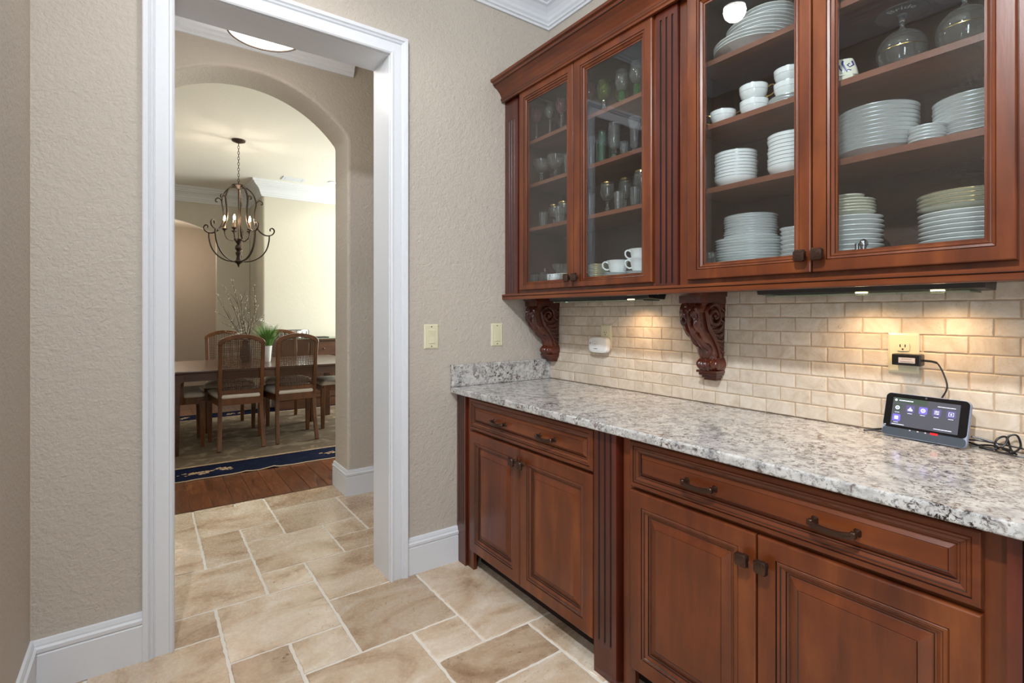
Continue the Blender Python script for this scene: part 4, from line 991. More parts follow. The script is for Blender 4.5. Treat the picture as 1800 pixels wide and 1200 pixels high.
# ---- stemware (thin walled lathe glasses)
def glass_prof(bowl, stem, t=.0014):
    """bowl: outer (r,z) bottom to top; stem: outer (r,z) from foot upwards"""
    ins = [(max(.0004, r-t), z+(t if i == 0 else 0)) for i, (r, z) in enumerate(bowl)]
    return [(0, 0)]+stem+bowl+[(ins[-1][0], ins[-1][1])]+ins[::-1][1:]+[(0, bowl[0][1]+t*1.6)]
def glass(name, label, cat, group, loc, prof, mat='clear_glass', seg=28, rib=0, nrib=0, parts=()):
    m = MB(); m.lathe(prof, seg, rib=rib, nrib=nrib)
    if not parts:
        o = m.build(name, mat, world=False); o.location = loc; return tag(o, label, cat, group)
    u = empty(name, loc, label, cat, group); m.build('bowl', mat, u, world=False)
    for pn, pm, mt in parts: pm.build(pn, mt, u, world=False)
    return u
foot = [(.030, 0), (.031, .0015), (.012, .004)]
def hock(kind):
    bowl = MB(); bowl.lathe(glass_prof([(.007, .106), (.019, .117), (.0265, .134), (.0275, .150), (.0245, .172), (.0225, .184)], [(.004, .100)])[1:], 24, rib=.05, nrib=12)
    st = MB(); st.lathe([(0, 0), (.028, 0), (.028, .002), (.011, .005), (.0068, .030), (.0055, .06), (.0048, .090), (.0075, .100), (.005, .104), (0, .104)], 16, rib=.12, nrib=6)
    return bowl, st
HG = 'hock glasses on the top shelf'
for k, (y, col, lb) in enumerate(((2.126, 'ruby_glass', 'ruby cut hock glass nearest the end wall on the top shelf'), (2.040, 'clear_glass', 'clear cut hock glass between two ruby ones on the top shelf'),
                             (1.951, 'ruby_glass', 'ruby cut hock glass beside the middle door frame on the top shelf'), (1.752, 'ruby_glass', 'ruby cut hock glass left of the olive goblet on the top shelf'))):
    bo, st = hock(col); u = empty('hock_glass', (1.695-.02*(k == 0), y, Z3), lb, 'wine glass', HG); bo.build('bowl', col, u, world=False); st.build('stem', 'clear_glass', u, world=False)
u = empty('hock_glass', (1.83, 2.120, Z3), 'ruby cut hock glass half hidden at the left edge of the top shelf', 'wine glass', HG); bo, st = hock(0); bo.build('bowl', 'ruby_glass', u, world=False); st.build('stem', 'clear_glass', u, world=False)
def roemer(r, h, bowlmat, stem_mat, name, loc, label, group, beads=True):
    u = empty(name, loc, label, 'goblet', group); hs = h*.44
    m = MB(); m.lathe(glass_prof([(.008, hs), (r*.72, hs+.010), (r, hs+.034), (r*.98, hs+.055), (r*.82, h)], [(.006, hs-.003)])[1:], 26); m.build('bowl', bowlmat, u, world=False)
    m = MB()
    if beads:
        for q in range(9):
            z = .010+q*(hs-.012)/8
            for a in range(9): m.blob((.0095*math.cos(a*.698+q*.35), .0095*math.sin(a*.698+q*.35), z), .0036, rows=4, seg=6)
        m.lathe([(0, .004), (.0085, .004), (.0085, hs), (0, hs)], 12)
    else: m.lathe([(0, .003), (.011, .004), (.006, .02), (.010, .034), (.006, .044), (.008, hs), (0, hs)], 16)
    m.build('stem', stem_mat, u, world=False)
    m = MB(); m.lathe([(0, 0), (r*.9, 0), (r*.9, .002), (.010, .006), (0, .006)], 24); m.build('foot', 'clear_glass', u, world=False)
    return u
roemer(.031, .155, 'olive_glass', 'clear_glass', 'goblet', (1.690, 1.653, Z3), 'olive tinted bowl goblet on a cut stem, top shelf', 'goblets on the top shelf', False)
roemer(.030, .160, 'clear_glass', 'green_glass', 'beaded_goblet', (1.690, 1.545, Z3), 'goblet with green beaded stem right of the olive goblet', 'goblets on the top shelf')
roemer(.031, .163, 'clear_glass', 'green_glass', 'beaded_goblet', (1.690, 1.462, Z3), 'goblet with green beaded stem cut off by the door frame', 'goblets on the top shelf')
roemer(.030, .158, 'olive_glass', 'clear_glass', 'goblet', (1.775, 1.625, Z3), 'olive goblet standing behind the beaded goblets on the top shelf', 'goblets on the top shelf', False)
roemer(.026, .150, 'clear_glass', 'clear_glass', 'goblet', (1.770, 1.500, Z3), 'plain clear goblet behind the two beaded goblets', 'goblets on the top shelf', False)
# shelf with coupes and tumblers
coupe = glass_prof([(.006, .062), (.020, .066), (.036, .085), (.044, .110), (.046, .130)], [(.030, 0), (.030, .002), (.009, .006), (.006, .020), (.011, .028), (.006, .036), (.012, .045), (.006, .056)])
CG = 'coupes on the third shelf'
glass('coupe', 'etched champagne coupe nearest the end wall on the third shelf', 'glass', CG, (1.692, 2.106, Z2), coupe)
glass('coupe', 'etched champagne coupe second from the end wall on the third shelf', 'glass', CG, (1.70, 2.000, Z2), coupe, rib=.02, nrib=14)
glass('flute', 'narrow cut flute beside the second champagne coupe', 'glass', None, (1.72, 1.935, Z2), glass_prof([(.008, .030), (.012, .036), (.016, .10), (.018, .125)], [(.020, 0), (.020, .002), (.006, .008), (.006, .026)]), rib=.05, nrib=9)
def tumbler(r0, r1, h, t=.0018): return [(0, 0), (r0, 0), (r0+.0005, .002), (r1, h), (r1-t, h), (r0-t, .009), (0, .009)]
TG = 'drinking glasses on the third shelf'
glass('tall_tumbler', 'straight clear tall tumbler at the left edge of the second door', 'glass', TG, (1.690, 1.735, Z2), tumbler(.0165, .0175, .150))
glass('tall_tumbler', 'straight green tinted tumbler left of the cut goblet', 'glass', TG, (1.685, 1.658, Z2), tumbler(.017, .018, .152), 'sea_glass')
glass('tall_tumbler', 'green tinted tumbler behind the clear tall tumbler', 'glass', TG, (1.745, 1.735, Z2), tumbler(.017, .018, .145), 'sea_glass')
glass('tall_tumbler', 'green tinted tumbler behind the cut goblet', 'glass', TG, (1.76, 1.665, Z2), tumbler(.017, .018, .150), 'sea_glass')
glass('cut_goblet', 'banded cut goblet in the middle of the tumbler shelf', 'glass', TG, (1.690, 1.590, Z2), glass_prof([(.008, .052), (.020, .062), (.0265, .085), (.026, .168)], [(.028, 0), (.028, .003), (.010, .008), (.013, .020), (.008, .032), (.014, .044)]), rib=.02, nrib=16)
glass('short_tumbler', 'short cut tumbler between two tall goblets', 'glass', TG, (1.668, 1.512, Z2), tumbler(.0165, .0175, .062), rib=.05, nrib=12)
glass('flared_goblet', 'flared tall goblet at the right end of the tumbler shelf', 'glass', TG, (1.695, 1.478, Z2), glass_prof([(.010, .030), (.018, .040), (.019, .100), (.0265, .160)], [(.028, 0), (.028, .003), (.012, .008), (.015, .018), (.008, .026)]), rib=.02, nrib=14)
glass('flared_goblet', 'flared goblet half hidden by the right door stile', 'glass', TG, (1.700, 1.405, Z2), glass_prof([(.010, .030), (.018, .040), (.019, .095), (.0265, .150)], [(.028, 0), (.028, .003), (.012, .008), (.015, .018), (.008, .026)]))
# gold rimmed shelf
def balloon(label, loc, h=.145, r=.032, seg=28):
    u = empty('gold_rim_glass', loc, label, 'glass', 'gold rimmed glasses on the second shelf'); hs = h*.42
    m = MB(); m.lathe(glass_prof([(.007, hs), (r*.7, hs+.012), (r, hs+.040), (r*.86, h-.002)], [(r*.85, 0), (r*.85, .002), (.009, .006), (.0055, .018), (.010, .030), (.0055, .042), (.006, hs-.004)]), seg); m.build('bowl', 'clear_glass', u, world=False)
    m = MB(); m.lathe([(r*.855, h-.0045), (r*.868, h-.0045), (r*.868, h), (r*.855, h), (r*.855, h-.0045)], seg); m.build('gold_rim', 'gold', u, world=False)
    return u
balloon('gold rimmed goblet nearest the end wall behind a cut tumbler', (1.742, 2.062, Z1), .120, .034); balloon('gold rimmed goblet beside the middle door frame', (1.715, 1.955, Z1), .115, .034)
balloon('gold rimmed balloon glass at left of the second door', (1.715, 1.655, Z1), .150, .034); balloon('gold rimmed balloon glass behind the cut tumbler of the second door', (1.775, 1.600, Z1), .165, .034)
balloon('gold rimmed balloon glass cut off by the right door stile', (1.720, 1.462, Z1), .160, .034)
cutt = tumbler(.020, .0245, .082, .003)
KG = 'cut tumblers on the second shelf'
for x, y, lb in ((1.688, 2.085, 'cut crystal tumbler nearest the end wall in front of a goblet'), (1.680, 1.548, 'cut crystal tumbler in the middle of the second door'), (1.675, 1.452, 'cut crystal tumbler at the right stile of the second door'), (1.675, 1.938, 'cut crystal tumbler beside the middle door frame')):
    glass('cut_tumbler', lb, 'glass', KG, (x, y, Z1), cutt, rib=.06, nrib=11, seg=44)
glass('etched_tumbler', 'wide etched tumbler at the left edge of the second door', 'glass', None, (1.695, 1.748, Z1), tumbler(.024, .027, .115), rib=.01, nrib=12)
# cabinet floor, left cabinet
glass('small_glass_dish', 'small clear glass dish in the left corner of the cabinet floor', 'dish', None, (1.660, 2.130, ZB), tumbler(.020, .027, .066), rib=.04, nrib=10)
u = empty('sugar_bowl', (1.690, 2.075, ZB), 'clear glass sugar bowl with a knob lid on the cabinet floor', 'bowl')
m = MB(); m.lathe(tumbler(.024, .034, .062), 28); m.build('body', 'clear_glass', u, world=False)
m = MB(); m.lathe([(0, .062), (.035, .062), (.030, .072), (.010, .078), (.004, .082), (.007, .088), (.004, .094), (0, .094)], 24); m.build('lid', 'clear_glass', u, world=False)
glass('cut_bowl', 'cut crystal bowl behind the white cream jug on the cabinet floor', 'bowl', None, (1.752, 2.010, ZB+.062), tumbler(.028, .052, .052, .003), rib=.06, nrib=14, seg=56)
cpl = plate_mesh(.050, .014, .03, .7, ('cream_china', 'gold'), None)
stack('butter_plate', 'plate', 'butter plates under the cut crystal bowl', 'cream butter plate, {} of the pile under the cut bowl', cpl, 1.752, 2.010, ZB, 7, .0085)
cup(.038, .060, 'cream cup with handle on the cabinet floor beside the butter plates', None, (1.690, 2.000, ZB), R(-160), gold=False)
crm = plate_mesh(.068, .014, .040, .7, ('cream_china', 'gold'), 1)
stack('dessert_plate', 'plate', 'dessert plates left of the scalloped teacups', 'cream dessert plate, {} of the pile left of the scalloped teacups', crm, 1.725, 1.735, ZB, 9, .0092)
def scallop_cup(loc, label, rot):
    u = empty('scalloped_teacup', loc, label, 'cup', 'scalloped teacups on the cabinet floor', rz=rot); r, h = .050, .056
    m = MB(); m.lathe([(0, .002), (.024, .002), (.025, 0), (.029, 0), (.030, .005), (.037, .012), (.040, .030), (.043, .044), (r, h), (r-.002, h+.0006), (.040, .043), (.037, .030), (.026, .010), (0, .009)], 48, rib=.018, nrib=12); m.build('body', 'porcelain', u, world=False)
    m = MB(); m.tube(cr([(.041, 0, .044), (.055, 0, .050), (.066, 0, .042), (.064, 0, .026), (.052, 0, .016), (.039, 0, .017)], 5), .0035, 7); m.build('handle', 'porcelain', u, world=False)
for k in range(4): saucer_((1.695, 1.572, ZB+.0085*k), 'white saucer, %s under the left scalloped teacup' % rank(k, 4), 'saucers under the teacups')
scallop_cup((1.695, 1.572, ZB+.037), 'scalloped white teacup left of the stacked teacups', R(140))
for k in range(4): saucer_((1.715, 1.462, ZB+.0085*k), 'white saucer, %s under the right scalloped teacups' % rank(k, 4), 'saucers under the teacups')
scallop_cup((1.715, 1.462, ZB+.037), 'lower scalloped white teacup at the right door stile', R(150)); scallop_cup((1.715, 1.462, ZB+.078), 'upper scalloped white teacup at the right door stile', R(150))
# two wide wedding goblets standing upside down, lettering round the foot
def text_mesh(txt, size, r, z, amid):
    cu = bpy.data.curves.new('t', 'FONT'); cu.body = txt; cu.size = size; cu.align_x = 'CENTER'; cu.resolution_u = 2
    o = bpy.data.objects.new('t', cu); me = bpy.data.meshes.new_from_object(o); v = [tuple(p.co) for p in me.vertices]; f = [tuple(p.vertices) for p in me.polygons]
    bpy.data.objects.remove(o); bpy.data.meshes.remove(me); bpy.data.curves.remove(cu)
    m = MB()   # read from below, tops of the letters outwards
    m.add([((r+y)*math.cos(amid+x/r), (r+y)*math.sin(amid+x/r), z) for x, y, _ in v], f); return m
def wedding(loc, label, txt):
    u = empty('wide_goblet', loc, label, 'goblet', 'wide goblets on the top right shelf')
    t = .0016; bowl = [(.040, 0), (.052, .018), (.059, .045), (.056, .075), (.036, .100), (.012, .112)]; ins = [(r-t, z-(t if z > .09 else 0)) for r, z in bowl]
    m = MB(); m.lathe([(p.x, p.y) for p in cr([(r, z, 0) for r, z in bowl], 4)]+[(.0065, .120), (0, .120)], 44); m.lathe([(bowl[0][0], 0)]+[(p.x, p.y) for p in cr([(r, z, 0) for r, z in ins], 4)]+[(0, .1095)], 44); m.build('bowl', 'clear_glass', u, world=False)
    m = MB(); m.lathe([(0, .118), (.006, .118), (.005, .130), (.007, .145), (.014, .1555), (.061, .1585), (.0622, .1598), (.061, .161), (0, .161)], 44); m.build('foot', 'clear_glass', u, world=False)
    if txt: text_mesh(txt, .026, .0355, .1556, math.atan2(-loc[1], -loc[0])).build('lettering', 'trim_white', u, world=False)
    m = MB(); m.lathe([(.0584, .052), (.0597, .052), (.0596, .0533), (.0584, .0533), (.0584, .052)], 44); m.build('gold_line', 'gold', u, world=False)
wedding((1.712, .532, Z2), 'wide upside down glass goblet with the word Bride lettered round its foot', 'Bride'); wedding((1.712, .398, Z2), 'wide upside down glass goblet at the right end of the top right shelf', None)

# ------------------------------------------------------------ recessed lights, hall lamp, vent
def can(x, y, z, label):
    u = empty('recessed_light', (x, y, z-.02), label, 'light')
    m = MB(); m.lathe([(.058, -.002), (.092, -.002), (.090, .006-.012), (.062, -.010), (.056, .0), (.058, -.002)], 36, (x, y, z)); m.build('trim_ring', 'trim_white', u)
    m = MB(); m.lathe([(0, -.0015), (.057, -.0015), (.057, -.0005), (0, -.0005)], 32, (x, y, z), smooth=False); m.build('lens', 'can_glow', u)
can(.41, 1.68, CE, 'recessed ceiling light in the pantry reflected in the cabinet glass')
can(.45, -.55, CE, 'added recessed ceiling light in the pantry behind the viewer')  # added fixture for the unseen second pantry light
can(2.10, 7.12, CE, 'recessed ceiling light in the dining room beside the arch edge')
u = empty('ceiling_lamp', (.506, 2.935, 2.70), 'round white drum lamp under the hall ceiling', 'lamp')
m = MB(); m.lathe([(0, 2.722), (.172, 2.722), (.172, 2.724), (0, 2.724)], 48, (.506, 2.935, 0), smooth=False); m.build('diffuser', 'lamp_glass', u)
m = MB(); m.lathe([(.172, 2.719), (.178, 2.719), (.178, 2.87), (.172, 2.87), (.172, 2.719)], 48, (.506, 2.935, 0)); m.build('drum_shade', 'trim_white', u)
m = MB(); m.lathe([(.1715, 2.716), (.1795, 2.716), (.1795, 2.722), (.1715, 2.722), (.1715, 2.716)], 48, (.506, 2.935, 0)); m.build('rim', 'iron', u)
m = MB(); m.lathe([(0, 2.87), (.015, 2.87), (.015, 3.03), (.06, 3.03), (.06, 3.049), (0, 3.049)], 24, (.506, 2.935, 0)); m.lathe([(0, 2.866), (.174, 2.866), (.174, 2.871), (0, 2.871)], 48, (.506, 2.935, 0)); m.build('mount', 'iron', u)
u = empty('air_vent', (1.60, 7.24, CE-.015), 'white ceiling air vent in the dining room', 'vent')
m = MB(); m.sweep([(0, 0), (.035, 0), (.030, -.010), (.004, -.008)], [(1.49, 7.19), (1.49, 7.31), (1.70, 7.31), (1.70, 7.19)], lambda x, y, h: (x, y, CE-.001+h), closed=True); m.build('frame', 'trim_white', u)
m = MB(); m.box(1.485, 1.705, 7.185, 7.315, CE-.0035, CE-.001); m.build('backing', 'vent_shadow', u)
for k in range(7):
    m = MB(); y = 7.198+k*.0175; m.add([(1.492, y, CE-.0045), (1.698, y, CE-.0045), (1.698, y+.010, CE-.012), (1.492, y+.010, CE-.012), (1.492, y+.001, CE-.0035), (1.698, y+.001, CE-.0035), (1.698, y+.011, CE-.011), (1.492, y+.011, CE-.011)], [(0, 1, 2, 3), (4, 7, 6, 5), (0, 4, 5, 1), (2, 6, 7, 3), (0, 3, 7, 4), (1, 5, 6, 2)]); m.build('slat', 'trim_white', u)

# ------------------------------------------------------------ dining room
# rug
RX0, RX1, RY0, RY1 = -1.25, 3.25, 4.548, 7.45
rug = empty('area_rug', ((RX0+RX1)/2, (RY0+RY1)/2, 0), 'large tan rug with navy border under the dining table', 'rug')
bw = .36
m = MB(); m.box(RX0+bw, RX1-bw, RY0+bw, RY1-bw, .0005, .008); m.build('field', 'rug_field', rug)
m = MB(); m.sweep([(0, .0005), (bw, .0005), (bw, .0085), (.01, .0085), (0, .006)], [(RX0, RY0), (RX1, RY0), (RX1, RY1), (RX0, RY1)], bz, closed=True); m.build('border', 'rug_navy', rug)
m = MB(); pts = []
n = 90
for k in range(n+1):
    x = RX0+(RX1-RX0)*k/n; t = x
    wob = .006*math.sin(t*23)+.004*math.sin(t*41+1); lift = .014*math.exp(-((t-.835)/.035)**2)+.006*math.exp(-((t-.66)/.03)**2)
    pts.append((x, RY0-.004+wob*.6, .005+lift))
m.tube(pts, .0045, 6); m.build('bound_edge', 'fringe', rug)
rk = random.Random(11)
def motif(cx, cy, s, seed):
    rr_ = random.Random(seed); mm = MB()
    for _ in range(12):
        ox, oy, rr2 = rr_.uniform(-1, 1)*s*1.2, rr_.uniform(-1, 1)*s*.55, s*rr_.uniform(.12, .36); npt = 12
        ph = rr_.random()*6
        mm.add([(cx+ox+rr2*(1+.35*math.sin(3*a+ph))*math.cos(a), cy+oy+rr2*.8*(1+.35*math.sin(3*a+ph))*math.sin(a), .0092) for a in [2*math.pi*k/npt for k in range(npt)]]+[(cx+ox, cy+oy, .0096)], [(k, (k+1) % npt, npt) for k in range(npt)])
    mm.build('flower_motif', 'rug_motif', rug)
for x, y, s in ((.46, 4.73, .085), (.28, 4.70, .07), (1.33, 4.72, .06), (2.1, 4.73, .08), (-.4, 4.72, .08), (.9, 7.27, .08), (.3, 7.25, .09), (1.7, 7.27, .08), (2.4, 7.26, .08)): motif(x, y, s, int(x*100)+7)
m = MB(); m.sweep([(0, .0085), (.035, .0085), (.035, .0092), (0, .0092)], [(RX0+bw, RY0+bw), (RX1-bw, RY0+bw), (RX1-bw, RY1-bw), (RX0+bw, RY1-bw)], bz, closed=True); m.build('inner_stripe', 'rug_motif', rug)
RZ = .0087
# dining table
TX0, TX1, TY0, TY1 = .165, 1.870, 5.345, 6.545
tbl = empty('dining_table', ((TX0+TX1)/2, (TY0+TY1)/2, RZ), 'long dark wood dining table under the iron chandelier', 'table')
m = MB(); m.box(TX0, TX1, TY0, TY1, .725, .750); m.build('tabletop', 'table_wood', tbl, bev=.006, seg=2)
m = MB(); a = .02
m.box(TX0+a, TX1-a, TY0+a, TY0+a+.03, .655, .725); m.box(TX0+a, TX1-a, TY1-a-.03, TY1-a, .655, .725); m.box(TX0+a, TX0+a+.03, TY0+a, TY1-a, .655, .725); m.box(TX1-a-.03, TX1-a, TY0+a, TY1-a, .655, .725); m.build('apron', 'table_wood', tbl)
for x in (TX0+.015, TX1-.015):
    for y in (TY0+.015, TY1-.015):
        sx = 1 if x < 1 else -1; sy = 1 if y < 6 else -1; m = MB()
        sq = lambda w, z: [(x, y, z), (x+sx*w, y, z), (x+sx*w, y+sy*w, z), (x, y+sy*w, z)]
        m.loft([sq(.055, RZ), sq(.060, .20), sq(.066, .60), sq(.070, .64), sq(.098, .66), sq(.098, .722)], 0, False); m.build('leg', 'table_wood', tbl, bev=.003, seg=1)
# chairs
def chair_parts(u, arms=False, gw=0):
    by = lambda z: .050-.085*((z-.44)/.60)
    for s in (-1, 1):
        m = MB(); m.bar(cr([(s*.183, -.030, 0), (s*.178, .012, .16), (s*.172, .045, .34), (s*.171, .050, .46), (s*.174, by(.72), .72), (s*.176, by(.97), .965)], 6), (1, 0, 0), .034, .036); m.build('leg' , 'chair_wood', u, world=False, bev=.004, seg=1)
        m = MB(); m.bar([(s*.222, .470, 0), (s*.224, .470, .25), (s*.226, .468, .44)], (1, 0, 0), [.034, .042, .046], [.034, .042, .046]); m.build('leg', 'chair_wood', u, world=False, bev=.004, seg=1)
    m = MB(); m.bar(cr([(-.1765, by(.965), .962), (-.174, by(.99), .985), (-.158, by(1.0), 1.003), (-.120, by(1.02), 1.020), (-.06, by(1.04), 1.036), (0, by(1.04), 1.041), (.06, by(1.04), 1.036), (.120, by(1.02), 1.020), (.158, by(1.0), 1.003), (.174, by(.99), .985), (.1765, by(.965), .962)], 4), (0, 1, 0), .036, .040); m.build('top_rail', 'chair_wood', u, world=False, bev=.004, seg=1)
    m = MB(); m.bar([(-.172, by(.525), .525), (.172, by(.525), .525)], (0, 1, 0), .028, .036); m.build('back_rail', 'chair_wood', u, world=False, bev=.003, seg=1)
    m = MB(); zc = lambda x: 1.018-.030*(abs(x)/.17)**2.5
    for k in range(21):
        x = -.158+.316*k/20; m.bar([(x, by(.54), .54), (x*1.02, by(zc(x)), zc(x))], (1, 0, 0), .0052, .003)
    for k in range(30):
        z = .548+.465*k/29; xm = .160 if z < .985 else .160*((1.018-z)/.033)**.4 if z < 1.018 else 0
        if xm > .01: m.bar([(-xm, by(z), z), (xm, by(z), z)], (0, 0, 1), .0052, .0034)
    m.build('cane_panel', 'cane', u, world=False)['kind'] = 'stuff'
    m = MB()
    m.bar([(-.172, .048, .437), (.172, .048, .437)], (0, 0, 1), .064, .03); m.bar([(-.226, .466, .437), (.226, .466, .437)], (0, 0, 1), .064, .03)
    for s in (-1, 1): m.bar([(s*.172, .045, .437), (s*.226, .468, .437)], (0, 0, 1), .064, .03)
    m.build('seat_frame', 'chair_wood', u, world=False)
    out = []
    for cx, cy, a0 in ((.205, .455, 0), (-.205, .455, 90), (-.150, .062, 180), (.150, .062, 270)):
        for k in range(6): t = R(a0+90*k/5); out.append((cx+.035*math.cos(t), cy+.030*math.sin(t)))
    m = MB(); rg = []
    for sc, z in ((.96, .462), (1.0, .470), (1.02, .486), (1.0, .502), (.93, .514), (.75, .523), (.4, .528), (.05, .529)): rg.append([(x*sc, .26+(y-.26)*sc, z) for x, y in out])
    m.loft(rg, 0, True); m.build('seat_cushion', 'seat_fabric', u, world=False)
    if arms:
        for s in (-1, 1):
            m = MB(); m.bar(cr([(s*.215, .300, .415), (s*.226, .305, .50), (s*.222, .300, .58), (s*.236, .290, .635)], 5), (0, 1, 0), [.050, .050, .046, .040, .034, .030, .030, .032, .034, .036, .038, .042, .048, .055, .062, .07][:16], .030); m.build('arm_post', 'chair_wood', u, world=False, bev=.003, seg=1)
            m = MB(); m.bar(cr([(s*.178, by(.66), .655), (s*.215, .14, .658), (s*.238, .26, .648), (s*.238, .345, .640)], 5), (0, 0, 1), .026, .042); m.build('arm', 'chair_wood', u, world=False, bev=.004, seg=1)
CGP = 'cane back chairs around the dining table'
def chair(x, y, rz, label, arms=False):
    key = 'armchair' if arms else 'chair'
    if key not in protos:
        u = empty('dining_armchair' if arms else 'dining_chair', (0, 0, RZ)); chair_parts(u, arms); protos[key] = u
    else: u = copy_tree(protos[key])
    u.location = (x, y, RZ); u.rotation_euler = (0, 0, rz); return tag(u, label, 'chair', CGP)
chair(.722, 5.325, R(-1), 'cane back dining chair nearest the viewer, seen from behind, left of the pair')
chair(1.208, 5.330, R(1), 'cane back dining chair seen from behind, right of the near pair beside the pier')
chair(.735, 6.700, R(180), 'cane back dining chair across the table facing the viewer, behind the branches')
chair(1.325, 6.700, R(180), 'cane back dining chair across the table facing the viewer, in front of the sideboard')
chair(-.035, 5.855, R(-90), 'cane back armchair at the left head of the dining table', True)
chair(2.040, 5.980, R(90), 'cane back armchair at the right head of the dining table', True)
# sideboard
sb = empty('sideboard', (2.15, 7.36, 0), 'dark wood sideboard with a glass top by the back wall', 'sideboard')
m = MB(); m.box(1.40, 2.90, 7.16, 7.575, .12, .895); m.build('carcass', 'table_wood', sb, bev=.004)
m = MB(); m.box(1.38, 2.92, 7.13, 7.58, .895, .922); m.build('top', 'table_wood', sb, bev=.006, seg=2)
m = MB(); m.box(1.39, 2.91, 7.14, 7.575, .9225, .930); m.build('glass_top', 'sideboard_glass', sb)
m = MB(); m.box(1.39, 2.91, 7.15, 7.575, .0, .12); m.build('plinth', 'table_wood', sb)
for k in range(4):
    x0 = 1.42+k*.368; x1 = x0+.352
    m = MB(); rings(m, 0, 1, 0, 1, 0, [(0, 0, 0)]); m = MB(); m.box(x0, x1, 7.145, 7.16, .70, .875); dw = m.build('drawer', 'table_wood', sb, bev=.004)
    m = MB(); m.blob(((x0+x1)/2, 7.138, .787), .012); m.build('knob', 'bronze', dw)
    m = MB(); m.box(x0, x1, 7.145, 7.16, .14, .68); m.box(x0+.05, x1-.05, 7.138, 7.146, .19, .63); do = m.build('door', 'table_wood', sb, bev=.004)
    m = MB(); m.blob((x0+.03 if k % 2 else x1-.03, 7.138, .42), .012); m.build('knob', 'bronze', do)
tr = empty('silver_tray', (1.60, 7.30, .9305), 'silver gallery tray with pierced sides on the sideboard', 'tray')
m = MB(); m.lathe([(0, 0), (.20, 0), (.205, .004), (0, .005)], 40, sx=1.0, sy=.6); m.build('base', 'steel', tr, world=False)
m = MB(); m.lathe([(.200, .098), (.210, .098), (.210, .112), (.200, .112), (.200, .098)], 40, sx=1.0, sy=.6); m.build('gallery_rim', 'steel', tr, world=False)
for k in range(20):
    a = 2*math.pi*k/20; m = MB(); m.box(-.016, .016, -.003, .003, .004, .100); m.v = [Vector((v.x*math.cos(a+math.pi/2)-v.y*math.sin(a+math.pi/2)+.203*math.cos(a), v.x*math.sin(a+math.pi/2)+v.y*math.cos(a+math.pi/2)+.122*math.sin(a), v.z)) for v in m.v]; m.build('gallery_post', 'steel', tr, world=False)
m = MB(); m.box(1.80, 2.05, 7.20, 7.40, .9305, .944); tag(m.build('dark_book', 'dark_cloth', bev=.003), 'flat dark book lying on the sideboard beside the silver tray', 'book')
# flowers
u = empty('branch_vase', (.86, 6.02, .7505), 'dark vase of pussy willow branches on the dining table', 'vase')
m = MB(); m.lathe([(0, 0), (.045, 0), (.050, .01), (.060, .08), (.050, .16), (.032, .20), (.038, .22), (.032, .22), (.026, .20), (.044, .15), (.05, .08), (0, .012)], 28); m.build('vase', 'dark_cloth', u, world=False)
rb = random.Random(21)
tips = [(-.28, -.06, .70), (-.14, -.05, .86), (-.205, .05, .80), (.065, -.05, .80), (-.30, -.04, .545), (-.05, .03, .74), (.12, .04, .62), (-.02, -.06, .66), (-.14, .08, .62), (.02, .06, .70), (-.10, -.08, .52), (.18, .0, .50), (-.22, .06, .42), (-.20, -.03, .34)]
for tx, ty, tz in tips:
    m = MB(); bend = rb.uniform(-.05, .05)
    pts = cr([(0, 0, .10), (tx*.16, ty*.2, .24), (tx*.5+bend, ty*.6, .22+(tz-.22)*.55), (tx, ty, tz)], 9); n = len(pts)
    m.tube(pts, [.0042*(1-.7*i/n) for i in range(n)], 5)
    for q in range(rb.randint(1, 3)):
        i = rb.randint(n//3, n-6); p = pts[i]; d = Vector((rb.uniform(-.07, .07), rb.uniform(-.05, .05), rb.uniform(.05, .14)))
        m.tube([p, p+d*.5+Vector((0, 0, .005)), p+d], [.0024, .0018, .001], 4)
    br_ = m.build('branch', 'twig', u, world=False)
    m = MB()
    for q in range(18):
        i = rb.randint(n//3, n-1); p = pts[i]; m.blob(p+Vector((rb.uniform(-.012, .012), rb.uniform(-.012, .012), rb.uniform(-.01, .012))), .0042, .0042, .0075, rows=4, seg=5)
    m.build('buds', 'bud', br_, world=False)['kind'] = 'stuff'
m = MB()
for q in range(9):
    c = Vector((rb.uniform(-.13, .06), rb.uniform(-.05, .05), rb.uniform(.24, .36)))
    for k in range(4): m.blob(c+Vector((rb.uniform(-.014, .014), rb.uniform(-.014, .014), rb.uniform(-.006, .006))), .013, .010, .006, rows=4, seg=6)
m.build('blossoms', 'petal', u, world=False)['kind'] = 'stuff'
u = empty('grass_vase', (1.045, 5.93, .7505), 'tapered white vase of green grass and small white flowers', 'vase')
m = MB(); m.lathe([(0, 0), (.030, 0), (.034, .01), (.046, .15), (.050, .17), (.046, .17), (.041, .15), (.028, .02), (0, .02)], 28); m.build('vase', 'porcelain', u, world=False)
